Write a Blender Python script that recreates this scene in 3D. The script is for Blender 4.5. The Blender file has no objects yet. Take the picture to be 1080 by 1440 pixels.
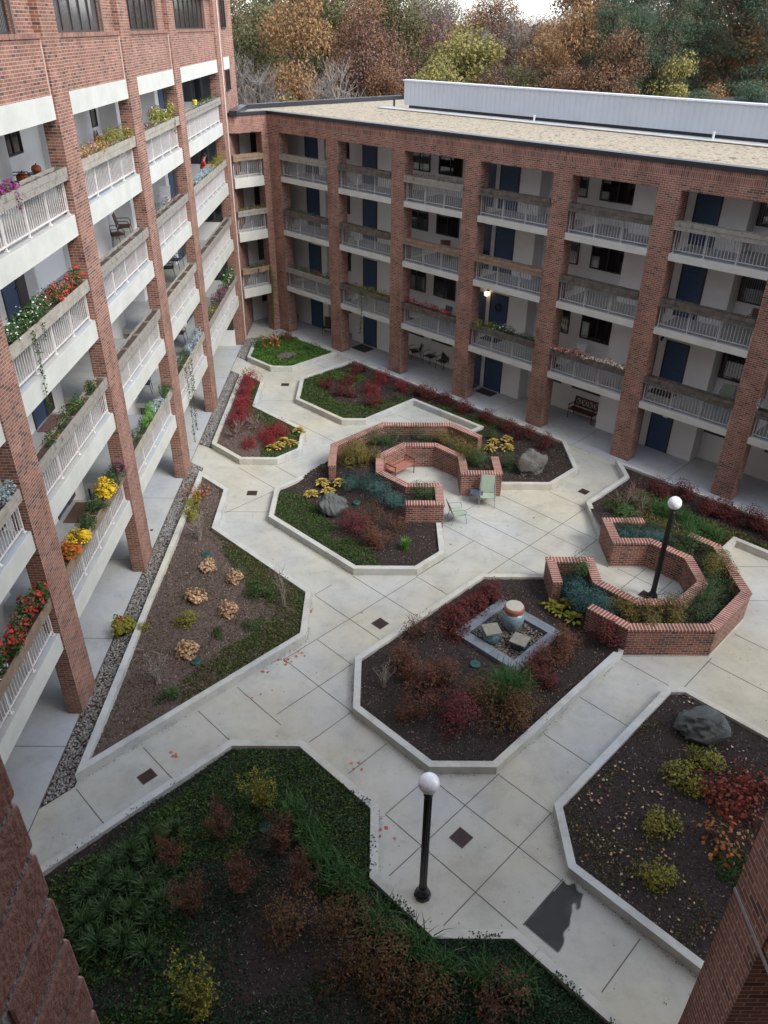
import bpy, math, random
import numpy as np
from mathutils import Vector, Matrix

random.seed(7)
rng = np.random.default_rng(11)
S2 = math.sqrt(.5)
scene = bpy.context.scene
COL = scene.collection

# ------------------------------------------------------------------ camera
CAM_Z = 16.0
F_PX, W_PX, H_PX = 1094.16, 1080.0, 1440.0
PITCH, ROLL, YAW = math.radians(32.0969), math.radians(.5998), math.radians(.407)
cam_d = bpy.data.cameras.new('camera')
cam = bpy.data.objects.new('camera', cam_d)
COL.objects.link(cam)
fw = Vector((0, math.cos(PITCH), -math.sin(PITCH)))
up0 = Vector((0, math.sin(PITCH), math.cos(PITCH)))
rt0 = Vector((1, 0, 0))
rt = math.cos(ROLL) * rt0 + math.sin(ROLL) * up0
up = -math.sin(ROLL) * rt0 + math.cos(ROLL) * up0
RZ = Matrix.Rotation(-YAW, 3, 'Z')
rt, up, fw = RZ @ rt, RZ @ up, RZ @ fw
M = Matrix((rt, up, -fw)).transposed().to_4x4()
M.translation = Vector((0, 0, CAM_Z))
cam.matrix_world = M
cam_d.sensor_fit = 'VERTICAL'
cam_d.sensor_height = 24.0
cam_d.lens = 24.0 * F_PX / H_PX
cam_d.clip_start = .05
cam_d.clip_end = 6000
scene.camera = cam
scene.render.resolution_x, scene.render.resolution_y = 768, 1024

# ------------------------------------------------------------------ light
SUN_EL, SUN_AZ = math.radians(46), math.radians(125)      # azimuth measured clockwise from +Y
world = bpy.data.worlds.new("World")
scene.world = world
world.use_nodes = True
wn = world.node_tree.nodes
wl = world.node_tree.links
bg = wn['Background']
sky = wn.new('ShaderNodeTexSky')
sky.sky_type = 'NISHITA'
sky.sun_disc = False
sky.sun_elevation = SUN_EL
sky.sun_rotation = SUN_AZ
sky.air_density = 1.0
sky.dust_density = 1.2
sky.ozone_density = 1.0
desat = wn.new('ShaderNodeHueSaturation')
desat.inputs['Saturation'].default_value = .36
wl.new(sky.outputs[0], desat.inputs['Color'])
tint = wn.new('ShaderNodeMix'); tint.data_type = 'RGBA'; tint.blend_type = 'MULTIPLY'; tint.inputs[0].default_value = 1
wl.new(desat.outputs[0], tint.inputs[6]); tint.inputs[7].default_value = (1.0, 1.0, 1.03, 1)
wl.new(tint.outputs[2], bg.inputs['Color'])
bg.inputs['Strength'].default_value = .15
sun_d = bpy.data.lights.new('sun', 'SUN')
sun_d.energy = .85
sun_d.angle = math.radians(20)
sun_d.color = (1, .95, .88)
sun = bpy.data.objects.new('sun', sun_d)
COL.objects.link(sun)
sdir = Vector((math.sin(SUN_AZ) * math.cos(SUN_EL), math.cos(SUN_AZ) * math.cos(SUN_EL), math.sin(SUN_EL)))
sun.rotation_euler = sdir.to_track_quat('Z', 'Y').to_euler()
sun.location = (20, -10, 40)
scene.view_settings.view_transform = 'Standard'
scene.view_settings.look = 'None'
scene.view_settings.exposure = 1.6
scene.view_settings.gamma = 1.0

def screen(p):
    d = Vector(p) - Vector((0, 0, CAM_Z))
    z = d.dot(fw)
    return (540 + F_PX * d.dot(rt) / z, 720 - F_PX * d.dot(up) / z)

# ------------------------------------------------------------------ materials
def new_mat(name):
    m = bpy.data.materials.new(name)
    m.use_nodes = True
    return m, m.node_tree.nodes, m.node_tree.links, m.node_tree.nodes['Principled BSDF']

def ramp(nodes, stops, interp='LINEAR'):
    r = nodes.new('ShaderNodeValToRGB')
    r.color_ramp.interpolation = interp
    while len(r.color_ramp.elements) < len(stops):
        r.color_ramp.elements.new(.5)
    for e, (p, c) in zip(r.color_ramp.elements, stops):
        e.position = p
        e.color = (*c, 1) if len(c) == 3 else c
    return r

def noise_mat(name, c1, c2, scale=3, rough=.8, bump=0, bscale=40, c3=None, detail=6, metallic=0, spec=.5, coord='Object'):
    m, n, l, b = new_mat(name)
    tc = n.new('ShaderNodeTexCoord')
    nz = n.new('ShaderNodeTexNoise')
    nz.inputs['Scale'].default_value = scale
    nz.inputs['Detail'].default_value = detail
    nz.inputs['Roughness'].default_value = .62
    l.new(tc.outputs[coord], nz.inputs['Vector'])
    st = [(.3, c1), (.7, c2)] if c3 is None else [(.28, c1), (.5, c2), (.72, c3)]
    r = ramp(n, st)
    l.new(nz.outputs['Fac'], r.inputs[0])
    l.new(r.outputs[0], b.inputs['Base Color'])
    b.inputs['Roughness'].default_value = rough
    b.inputs['Metallic'].default_value = metallic
    b.inputs['Specular IOR Level'].default_value = spec
    if bump:
        n2 = n.new('ShaderNodeTexNoise')
        n2.inputs['Scale'].default_value = bscale
        n2.inputs['Detail'].default_value = 4
        l.new(tc.outputs[coord], n2.inputs['Vector'])
        bp = n.new('ShaderNodeBump')
        bp.inputs['Strength'].default_value = bump
        bp.inputs['Distance'].default_value = .02
        l.new(n2.outputs['Fac'], bp.inputs['Height'])
        l.new(bp.outputs[0], b.inputs['Normal'])
    return m

def brick_mat(name, reds, mortar, bw=.225, rh=.075, ms=.009, offset=.5, swap=False, dirt=.25):
    m, n, l, b = new_mat(name)
    uv = n.new('ShaderNodeUVMap')
    src = uv.outputs[0]
    if swap:
        sp = n.new('ShaderNodeSeparateXYZ')
        cb = n.new('ShaderNodeCombineXYZ')
        l.new(src, sp.inputs[0])
        l.new(sp.outputs[0], cb.inputs[1])
        l.new(sp.outputs[1], cb.inputs[0])
        src = cb.outputs[0]
    br = n.new('ShaderNodeTexBrick')
    br.offset = offset
    br.inputs['Color1'].default_value = (0, 0, 0, 1)
    br.inputs['Color2'].default_value = (1, 1, 1, 1)
    br.inputs['Mortar'].default_value = (.5, .5, .5, 1)
    br.inputs['Scale'].default_value = 1
    br.inputs['Mortar Size'].default_value = ms
    br.inputs['Mortar Smooth'].default_value = .1
    br.inputs['Bias'].default_value = 0
    br.inputs['Brick Width'].default_value = bw
    br.inputs['Row Height'].default_value = rh
    l.new(src, br.inputs['Vector'])
    k = len(reds)
    r = ramp(n, [(i / k, c) for i, c in enumerate(reds)], 'CONSTANT')
    l.new(br.outputs['Color'], r.inputs[0])
    nz = n.new('ShaderNodeTexNoise')
    nz.inputs['Scale'].default_value = 1.3
    nz.inputs['Detail'].default_value = 8
    l.new(uv.outputs[0], nz.inputs['Vector'])
    nf = n.new('ShaderNodeTexNoise')
    nf.inputs['Scale'].default_value = 45
    nf.inputs['Detail'].default_value = 3
    l.new(uv.outputs[0], nf.inputs['Vector'])
    mixm = n.new('ShaderNodeMix')
    mixm.data_type = 'RGBA'
    l.new(br.outputs['Fac'], mixm.inputs[0])
    l.new(r.outputs[0], mixm.inputs[6])
    mixm.inputs[7].default_value = (*mortar, 1)
    rr = ramp(n, [(.3, (1 - dirt,) * 3), (.7, (1 + dirt * .5,) * 3)])
    l.new(nz.outputs['Fac'], rr.inputs[0])
    r2 = ramp(n, [(.3, (.82,) * 3), (.7, (1.12,) * 3)])
    l.new(nf.outputs['Fac'], r2.inputs[0])
    mu = n.new('ShaderNodeMix'); mu.data_type = 'RGBA'; mu.blend_type = 'MULTIPLY'; mu.inputs[0].default_value = 1
    l.new(mixm.outputs[2], mu.inputs[6]); l.new(rr.outputs[0], mu.inputs[7])
    mu2 = n.new('ShaderNodeMix'); mu2.data_type = 'RGBA'; mu2.blend_type = 'MULTIPLY'; mu2.inputs[0].default_value = 1
    l.new(mu.outputs[2], mu2.inputs[6]); l.new(r2.outputs[0], mu2.inputs[7])
    mpn = n.new('ShaderNodeMapping'); mpn.inputs['Scale'].default_value = (2.6, .22, 1); l.new(uv.outputs[0], mpn.inputs[0])
    ns = n.new('ShaderNodeTexNoise'); ns.inputs['Scale'].default_value = 1; ns.inputs['Detail'].default_value = 6; ns.inputs['Roughness'].default_value = .7; l.new(mpn.outputs[0], ns.inputs['Vector'])
    r3 = ramp(n, [(.32, (.72, .70, .69)), (.5, (1, 1, 1)), (.74, (1.12, 1.12, 1.12))]); l.new(ns.outputs['Fac'], r3.inputs[0])
    mu3 = n.new('ShaderNodeMix'); mu3.data_type = 'RGBA'; mu3.blend_type = 'MULTIPLY'; mu3.inputs[0].default_value = .8
    l.new(mu2.outputs[2], mu3.inputs[6]); l.new(r3.outputs[0], mu3.inputs[7])
    l.new(mu3.outputs[2], b.inputs['Base Color'])
    b.inputs['Roughness'].default_value = .85
    b.inputs['Specular IOR Level'].default_value = .3
    inv = n.new('ShaderNodeMath'); inv.operation = 'SUBTRACT'; inv.inputs[0].default_value = 1
    l.new(br.outputs['Fac'], inv.inputs[1])
    ad = n.new('ShaderNodeMath'); ad.operation = 'MULTIPLY_ADD'; ad.inputs[1].default_value = .25
    l.new(nf.outputs['Fac'], ad.inputs[0]); l.new(inv.outputs[0], ad.inputs[2])
    bp = n.new('ShaderNodeBump'); bp.inputs['Strength'].default_value = .6; bp.inputs['Distance'].default_value = .008
    l.new(ad.outputs[0], bp.inputs['Height'])
    l.new(bp.outputs[0], b.inputs['Normal'])
    return m

def leaf_mat(name, cols, rough=.6, transl=.25, drift=.0):
    """each leaf its own colour"""
    m, n, l, b = new_mat(name)
    g = n.new('ShaderNodeNewGeometry')
    k = len(cols)
    r = ramp(n, [(i / max(k - 1, 1), c) for i, c in enumerate(cols)])
    l.new(g.outputs['Random Per Island'], r.inputs[0])
    l.new(r.outputs[0], b.inputs['Base Color'])
    b.inputs['Roughness'].default_value = rough
    b.inputs['Specular IOR Level'].default_value = .25
    tr = n.new('ShaderNodeBsdfTranslucent')
    l.new(r.outputs[0], tr.inputs['Color'])
    mx = n.new('ShaderNodeMixShader')
    mx.inputs[0].default_value = transl
    l.new(b.outputs[0], mx.inputs[1]); l.new(tr.outputs[0], mx.inputs[2])
    l.new(mx.outputs[0], n['Material Output'].inputs['Surface'])
    return m

def flat(name, c, rough=.6, metallic=0, spec=.5, coat=0):
    m, n, l, b = new_mat(name)
    tc = n.new('ShaderNodeTexCoord')
    nz = n.new('ShaderNodeTexNoise'); nz.inputs['Scale'].default_value = 9; nz.inputs['Detail'].default_value = 5
    l.new(tc.outputs['Object'], nz.inputs['Vector'])
    r = ramp(n, [(.3, tuple(x * .85 for x in c)), (.7, tuple(min(1, x * 1.1) for x in c))])
    l.new(nz.outputs['Fac'], r.inputs[0]); l.new(r.outputs[0], b.inputs['Base Color'])
    b.inputs['Roughness'].default_value = rough
    b.inputs['Metallic'].default_value = metallic
    b.inputs['Specular IOR Level'].default_value = spec
    b.inputs['Coat Weight'].default_value = coat
    return m

REDS = [(.255, .115, .078), (.30, .14, .10), (.215, .092, .068), (.28, .128, .09), (.33, .16, .115), (.24, .108, .08), (.12, .07, .058), (.265, .12, .085), (.29, .125, .09)]
MAT = {}
MAT['brick'] = brick_mat('red_brick', REDS, (.42, .325, .265))
MAT['jamb_brick'] = noise_mat('jamb_brick', (.27, .145, .115), (.42, .24, .19), 10, .9, .3, 120, c3=(.34, .19, .15))
MAT['mortar'] = noise_mat('grey_mortar', (.30, .29, .27), (.42, .41, .38), 20, .95, .8, 80)
MAT['brick_big'] = brick_mat('red_brick_weathered', [(.28, .09, .065), (.34, .12, .09), (.24, .08, .065)], (.40, .37, .33), ms=.011)
MAT['soldier'] = brick_mat('soldier_course_brick', REDS, (.40, .29, .24), offset=0, swap=True)
MAT['garden_brick'] = brick_mat('garden_wall_brick', [(.215, .078, .052), (.26, .10, .068), (.18, .064, .046), (.09, .045, .038), (.235, .088, .06)], (.36, .30, .26), bw=.22, rh=.088, ms=.010)
MAT['cap_brick'] = brick_mat('rowlock_cap_brick', [(.24, .08, .056), (.29, .105, .075), (.195, .065, .05), (.26, .09, .066)], (.48, .41, .36), bw=40, rh=.105, ms=.017, offset=0)
def concrete(name, a, c, scale=.6, stain=.5):
    m, n, l, b = new_mat(name)
    tc = n.new('ShaderNodeTexCoord')
    def nz(s, d, rr):
        q = n.new('ShaderNodeTexNoise'); q.inputs['Scale'].default_value = s; q.inputs['Detail'].default_value = d; q.inputs['Roughness'].default_value = rr
        l.new(tc.outputs['Object'], q.inputs['Vector']); return q
    n1, n2, n3, n4 = nz(scale, 8, .65), nz(.23, 3, .5), nz(60, 3, .6), nz(2.2, 10, .75)
    r1 = ramp(n, [(.3, a), (.7, c)]); l.new(n1.outputs['Fac'], r1.inputs[0])
    def mul(col, src, lo, hi, p0=.35, p1=.65):
        r = ramp(n, [(p0, lo), (p1, hi)]); l.new(src.outputs['Fac'], r.inputs[0])
        mu = n.new('ShaderNodeMix'); mu.data_type = 'RGBA'; mu.blend_type = 'MULTIPLY'; mu.inputs[0].default_value = 1
        l.new(col, mu.inputs[6]); l.new(r.outputs[0], mu.inputs[7]); return mu.outputs[2]
    o = mul(r1.outputs[0], n2, (1.04, 1.0, .86), (.93, .985, 1.03))
    n5 = nz(.75, 7, .7)
    o = mul(o, n5, (1 - .24 * stain, 1 - .23 * stain, 1 - .22 * stain), (1.03,) * 3, .34, .50)
    o = mul(o, n3, (.92,) * 3, (1.05,) * 3)
    o = mul(o, n4, (1 - .35 * stain,) * 3, (1.02,) * 3, .26, .5)
    l.new(o, b.inputs['Base Color'])
    b.inputs['Roughness'].default_value = .85
    b.inputs['Specular IOR Level'].default_value = .3
    bp = n.new('ShaderNodeBump'); bp.inputs['Strength'].default_value = .25; bp.inputs['Distance'].default_value = .01
    l.new(n3.outputs['Fac'], bp.inputs['Height']); l.new(bp.outputs[0], b.inputs['Normal'])
    return m
MAT['paving'] = concrete('paving_concrete', (.37, .365, .335), (.46, .455, .42))
MAT['kerb'] = concrete('kerb_concrete', (.42, .42, .405), (.50, .50, .48), 1.5, .6)
MAT['walk'] = concrete('walkway_concrete', (.36, .375, .40), (.42, .435, .46), 1.0, .4)
MAT['joint'] = flat('dark_joint', (.10, .095, .085), .95)  # dark colour of the cut joints themselves
MAT['white'] = noise_mat('off_white_render', (.6, .6, .57), (.7, .7, .67), .8, .8, .1, 30)
MAT['plaster'] = noise_mat('pale_plaster', (.70, .705, .70), (.80, .805, .80), .5, .9)
MAT['band'] = noise_mat('painted_concrete_band', (.48, .49, .445), (.58, .59, .54), 1.4, .75, .1, 25)
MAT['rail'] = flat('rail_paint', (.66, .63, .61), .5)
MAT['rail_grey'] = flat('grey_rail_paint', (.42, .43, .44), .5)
MAT['dark_frame'] = flat('bronze_frame', (.045, .035, .032), .4)
MAT['trim'] = flat('brown_trim', (.16, .11, .09), .5)
MAT['door_blue'] = flat('blue_door_paint', (.045, .09, .17), .45)
MAT['coping'] = flat('dark_metal_coping', (.03, .033, .042), .35, .3)
MAT['cream_joint'] = flat('cream_sealant', (.62, .50, .44), .7)
MAT['black_metal'] = flat('black_metal', (.012, .012, .014), .35, .2)
MAT['grate'] = flat('rusty_grate', (.055, .03, .025), .7)
MAT['screen'] = noise_mat('screen_panel', (.44, .48, .53), (.50, .54, .58), .5, .45)
MAT['screen_cap'] = flat('screen_cap_paint', (.70, .74, .80), .4)
MAT['soil'] = noise_mat('potting_soil', (.03, .02, .016), (.09, .06, .045), 20, .95, .6, 60)
MAT['wood_grey'] = noise_mat('weathered_wood', (.10, .093, .078), (.29, .272, .235), 4, .85, .4, 30, c3=(.18, .168, .143))
MAT['wood_tan'] = noise_mat('tan_wood', (.16, .11, .075), (.30, .22, .15), 4, .85, .4, 30)
MAT['wood_dark'] = noise_mat('dark_weathered_wood', (.045, .037, .03), (.16, .14, .115), 4, .85, .4, 30)
MAT['wood_light'] = noise_mat('pale_old_wood', (.24, .22, .18), (.40, .37, .31), 4, .85, .4, 30)
MAT['rock'] = noise_mat('boulder_stone', (.035, .042, .042), (.10, .11, .105), 3, .85, .8, 14, c3=(.06, .068, .066))
MAT['rock_warm'] = noise_mat('boulder_stone_warm', (.055, .054, .048), (.125, .12, .107), 3, .85, .8, 14, c3=(.085, .082, .073))
MAT['slate'] = noise_mat('blue_slate', (.12, .14, .165), (.20, .225, .25), 5, .6, .2, 30)
MAT['box_green'] = flat('green_plastic', (.012, .06, .05), .4)

def glass_mat():
    m, n, l, b = new_mat('window_glass')
    tc = n.new('ShaderNodeTexCoord'); oi = n.new('ShaderNodeObjectInfo')
    wv = n.new('ShaderNodeTexWave'); wv.bands_direction = 'X'; wv.inputs['Scale'].default_value = 3.5; wv.inputs['Distortion'].default_value = 1.5; wv.inputs['Detail'].default_value = 2
    l.new(tc.outputs['Object'], wv.inputs['Vector'])
    cur = ramp(n, [(.2, (.045, .045, .05)), (.8, (.13, .13, .135))]); l.new(wv.outputs['Fac'], cur.inputs[0])
    pick = ramp(n, [(0, (0, 0, 0)), (.45, (.25, .25, .25)), (.7, (1, 1, 1))], 'CONSTANT'); l.new(oi.outputs['Random'], pick.inputs[0])
    mx = n.new('ShaderNodeMix'); mx.data_type = 'RGBA'; l.new(pick.outputs[0], mx.inputs[0]); mx.inputs[6].default_value = (.012, .013, .016, 1); l.new(cur.outputs[0], mx.inputs[7])
    l.new(mx.outputs[2], b.inputs['Base Color'])
    b.inputs['Roughness'].default_value = .05
    b.inputs['Specular IOR Level'].default_value = .9
    b.inputs['IOR'].default_value = 1.6
    return m
MAT['glass'] = glass_mat()
def stone_mat(name, cols, rough=.7):
    m, n, l, b = new_mat(name)
    g = n.new('ShaderNodeNewGeometry')
    r = ramp(n, [(i / (len(cols) - 1), c) for i, c in enumerate(cols)])
    l.new(g.outputs['Random Per Island'], r.inputs[0]); l.new(r.outputs[0], b.inputs['Base Color'])
    b.inputs['Roughness'].default_value = rough
    return m
MAT['pebble'] = stone_mat('river_pebbles', [(.10, .095, .09), (.27, .26, .245), (.17, .165, .155), (.36, .35, .33), (.13, .12, .11), (.23, .22, .20)])
MAT['pebble_dark'] = stone_mat('fountain_pebbles', [(.05, .04, .03), (.17, .145, .115), (.085, .07, .052), (.26, .235, .20), (.06, .055, .05)])
MAT['roof_gravel'] = noise_mat('roof_gravel', (.015, .012, .008), (.40, .345, .25), 5, .9, .6, 30, c3=(.19, .155, .11), detail=2)
MAT['chips'] = stone_mat('mulch_chips', [(.008, .005, .004), (.035, .022, .018), (.012, .008, .007), (.12, .088, .075), (.02, .012, .010), (.26, .21, .18), (.006, .004, .004), (.04, .025, .02)], .95)
MAT['mulch'] = noise_mat('bark_mulch', (.004, .003, .0025), (.030, .020, .016), 11, .95, .8, 50, c3=(.012, .008, .007), detail=10)
MAT['chips_light'] = stone_mat('mulch_chips_light', [(.03, .02, .017), (.10, .068, .058), (.05, .033, .028), (.22, .17, .15), (.07, .045, .038), (.34, .28, .25), (.025, .016, .014), (.14, .095, .08)], .95)
MAT['mulch_light'] = noise_mat('pale_bark_mulch', (.028, .019, .016), (.12, .085, .072), 11, .95, .8, 50, c3=(.062, .043, .037), detail=10)  # paler bark tone for the kite and crimson shrub beds
MAT['terrain'] = noise_mat('leaf_litter_ground', (.06, .055, .03), (.13, .10, .06), .3, .95)

# ------------------------------------------------------------------ mesh helpers
class MB:
    def __init__(s):
        s.v, s.f, s.uv = [], [], {}
    def quad(s, a, b, c, d, uv=None):
        i = len(s.v); s.v += [tuple(a), tuple(b), tuple(c), tuple(d)]
        if uv: s.uv[len(s.f)] = uv
        s.f.append((i, i + 1, i + 2, i + 3)); return s
    def box(s, x0, y0, z0, x1, y1, z1):
        i = len(s.v)
        if x1 < x0: x0, x1 = x1, x0
        if y1 < y0: y0, y1 = y1, y0
        if z1 < z0: z0, z1 = z1, z0
        s.v += [(x0, y0, z0), (x1, y0, z0), (x1, y1, z0), (x0, y1, z0), (x0, y0, z1), (x1, y0, z1), (x1, y1, z1), (x0, y1, z1)]
        for q in ((0, 3, 2, 1), (4, 5, 6, 7), (0, 1, 5, 4), (1, 2, 6, 5), (2, 3, 7, 6), (3, 0, 4, 7)):
            s.f.append(tuple(i + k for k in q))
        return s
    def rbox(s, c, size, rot):
        """box by centre, size and 3x3 rotation"""
        i = len(s.v); hx, hy, hz = size[0] / 2, size[1] / 2, size[2] / 2
        for x, y, z in ((-hx, -hy, -hz), (hx, -hy, -hz), (hx, hy, -hz), (-hx, hy, -hz), (-hx, -hy, hz), (hx, -hy, hz), (hx, hy, hz), (-hx, hy, hz)):
            s.v.append(tuple(Vector(c) + rot @ Vector((x, y, z))))
        for q in ((0, 3, 2, 1), (4, 5, 6, 7), (0, 1, 5, 4), (1, 2, 6, 5), (2, 3, 7, 6), (3, 0, 4, 7)):
            s.f.append(tuple(i + k for k in q))
        return s
    def prism(s, poly, z0, z1):
        a = sum(poly[k][0] * poly[(k + 1) % len(poly)][1] - poly[(k + 1) % len(poly)][0] * poly[k][1] for k in range(len(poly)))
        if a < 0: poly = poly[::-1]
        i = len(s.v); n = len(poly)
        s.v += [(p[0], p[1], z0) for p in poly] + [(p[0], p[1], z1) for p in poly]
        s.f.append(tuple(i + k for k in reversed(range(n)))); s.f.append(tuple(i + n + k for k in range(n)))
        for k in range(n):
            j = (k + 1) % n; s.f.append((i + k, i + j, i + n + j, i + n + k))
        return s
    def tube(s, p0, p1, r0, r1=None, n=8, cap=True):
        r1 = r0 if r1 is None else r1
        p0, p1 = Vector(p0), Vector(p1); d = (p1 - p0)
        if d.length < 1e-6: return s
        d.normalize(); a = d.orthogonal().normalized(); b = d.cross(a)
        i = len(s.v)
        for p, r in ((p0, r0), (p1, r1)):
            for k in range(n):
                t = 2 * math.pi * k / n; s.v.append(tuple(p + a * (r * math.cos(t)) + b * (r * math.sin(t))))
        for k in range(n):
            j = (k + 1) % n; s.f.append((i + k, i + j, i + n + j, i + n + k))
        if cap:
            s.f.append(tuple(i + k for k in reversed(range(n)))); s.f.append(tuple(i + n + k for k in range(n)))
        return s
    def path(s, pts, r, n=6):
        for a, b in zip(pts, pts[1:]): s.tube(a, b, r, r, n)
        return s
    def lathe(s, prof, c=(0, 0, 0), n=24):
        i = len(s.v); m = len(prof)
        for r, z in prof:
            for k in range(n):
                t = 2 * math.pi * k / n; s.v.append((c[0] + r * math.cos(t), c[1] + r * math.sin(t), c[2] + z))
        for q in range(m - 1):
            for k in range(n):
                j = (k + 1) % n; s.f.append((i + q * n + k, i + q * n + j, i + (q + 1) * n + j, i + (q + 1) * n + k))
        s.f.append(tuple(i + k for k in reversed(range(n)))); s.f.append(tuple(i + (m - 1) * n + k for k in range(n)))
        return s
    def add(s, o, mat):
        i = len(s.v); s.v += [tuple(mat @ Vector(p)) for p in o.v]; s.f += [tuple(i + k for k in f) for f in o.f]; return s
    def build(s, name, mat, parent=None, smooth=False, bevel=0):
        me = bpy.data.meshes.new(name)
        me.from_pydata(s.v, [], s.f)
        me.materials.append(MAT[mat] if isinstance(mat, str) else mat)
        me.update()
        uvl = me.uv_layers.new(name='UVMap')
        data = np.zeros(len(me.loops) * 2, dtype=np.float32)
        for p in me.polygons:
            cu = s.uv.get(p.index)
            nx, ny, nz = p.normal
            for q, li in enumerate(p.loop_indices):
                if cu: u, v = cu[q]
                else:
                    x, y, z = me.vertices[me.loops[li].vertex_index].co
                    if abs(nz) > .7: u, v = x, y
                    else:
                        h = math.hypot(nx, ny) or 1
                        u, v = (-ny * x + nx * y) / h, z
                data[2 * li], data[2 * li + 1] = u, v
        uvl.data.foreach_set('uv', data)
        if smooth:
            for p in me.polygons: p.use_smooth = True
        o = bpy.data.objects.new(name, me)
        COL.objects.link(o)
        if parent: o.parent = parent
        if bevel:
            b = o.modifiers.new('bevel', 'BEVEL'); b.width = bevel; b.segments = 2; b.limit_method = 'ANGLE'
        return o

def quads_obj(name, V, mat, parent=None, tri=False):
    """V: (N,4,3) array -> one mesh of loose quads"""
    V = np.asarray(V, dtype=np.float32); N = V.shape[0]; k = V.shape[1]
    me = bpy.data.meshes.new(name)
    me.vertices.add(N * k); me.vertices.foreach_set('co', V.reshape(-1))
    me.loops.add(N * k); me.loops.foreach_set('vertex_index', np.arange(N * k, dtype=np.int32))
    me.polygons.add(N); me.polygons.foreach_set('loop_start', np.arange(0, N * k, k, dtype=np.int32))
    me.polygons.foreach_set('loop_total', np.full(N, k, dtype=np.int32))
    me.materials.append(MAT[mat] if isinstance(mat, str) else mat)
    me.update(); me.validate()
    o = bpy.data.objects.new(name, me); COL.objects.link(o)
    if parent: o.parent = parent
    return o

def leaves(C, size, up_bias=.3, asp=.55, out=None, droop=0.0):
    """diamond leaves at centres C, size array; out = outward directions"""
    N = len(C)
    size = np.broadcast_to(size, (N,)) * rng.uniform(.7, 1.25, N)
    nrm = rng.normal(size=(N, 3)); nrm /= np.linalg.norm(nrm, axis=1)[:, None] + 1e-9
    if out is not None: nrm = nrm * .7 + out
    nrm[:, 2] += up_bias
    nrm /= np.linalg.norm(nrm, axis=1)[:, None] + 1e-9
    a = np.cross(nrm, rng.normal(size=(N, 3))); a /= np.linalg.norm(a, axis=1)[:, None] + 1e-9
    b = np.cross(nrm, a)
    L = a * size[:, None] * .5; Wd = b * size[:, None] * .5 * asp
    return np.stack([C - L, C + Wd - nrm * (size * .08)[:, None], C + L, C - Wd - nrm * (size * .08)[:, None]], 1)

def tag(o, label=None, cat=None, group=None, kind=None):
    if label: o['label'] = label
    if cat: o['category'] = cat
    if group: o['group'] = group
    if kind: o['kind'] = kind
    return o
def empty(name, loc=(0, 0, 0), rz=0, parent=None):
    o = bpy.data.objects.new(name, None); o.empty_display_size = .2
    o.location = loc; o.rotation_euler = (0, 0, rz); COL.objects.link(o)
    if parent: o.parent = parent
    return o
def copy_tree(o, parent=None):
    c = o.copy(); COL.objects.link(c); c.parent = parent
    for ch in o.children: copy_tree(ch, c)
    return c

ORD = ['leftmost', 'second from left', 'third from left', 'fourth from left', 'fifth from left', 'sixth from left', 'seventh from left', 'eighth from left', 'ninth from left', 'tenth from left',
       'eleventh from left', 'twelfth from left', 'thirteenth from left', 'fourteenth from left', 'fifteenth from left', 'sixteenth from left', 'seventeenth from left', 'eighteenth from left']
NUM = {2: 'two', 3: 'three', 4: 'four', 5: 'five', 6: 'six', 7: 'seven', 8: 'eight', 9: 'nine', 10: 'ten', 11: 'eleven', 12: 'twelve', 13: 'thirteen', 14: 'fourteen', 15: 'fifteen', 16: 'sixteen', 17: 'seventeen', 18: 'eighteen'}
PEND = {}
def series(o, desc, cat, group):
    """things alike but for their place: the label gets its place in the row, counted in the picture"""
    tag(o, None, cat, group); PEND.setdefault(desc, []).append(o); return o
def finish_series():
    for desc, os_ in PEND.items():
        os_.sort(key=lambda o: screen(o.location)[0])
        n = len(os_)
        for i, o in enumerate(os_):
            if n == 1: o['label'] = desc; continue
            w = ORD[i] if i < n - 1 or n > 18 else 'rightmost'
            if n == 2: o['label'] = '%s, %s one' % (desc, ['left', 'right'][i])
            else: o['label'] = '%s, %s' % (desc, w)

def inpoly(P, poly):
    x, y = P[:, 0], P[:, 1]; r = np.zeros(len(P), bool); n = len(poly)
    for i in range(n):
        x0, y0 = poly[i]; x1, y1 = poly[(i + 1) % n]
        c = (y0 > y) != (y1 > y)
        with np.errstate(divide='ignore', invalid='ignore'):
            r ^= c & (x < (x1 - x0) * (y - y0) / (y1 - y0 + 1e-12) + x0)
    return r
def offset(pts, d, closed):
    """shift a polyline sideways by d (left positive) with mitred corners"""
    n = len(pts); out = []
    for i in range(n):
        p = Vector(pts[i])
        a = Vector(pts[i]) - Vector(pts[i - 1]) if (i > 0 or closed) else None
        b = Vector(pts[(i + 1) % n]) - Vector(pts[i]) if (i < n - 1 or closed) else None
        ns = []
        for q in (a, b):
            if q is not None and q.length > 1e-6:
                q = q.normalized(); ns.append(Vector((-q.y, q.x)))
        m = sum(ns, Vector((0, 0)))
        m.normalize(); k = d / max(.35, m.dot(ns[0]))
        out.append((p.x + m.x * k, p.y + m.y * k))
    return out
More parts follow.
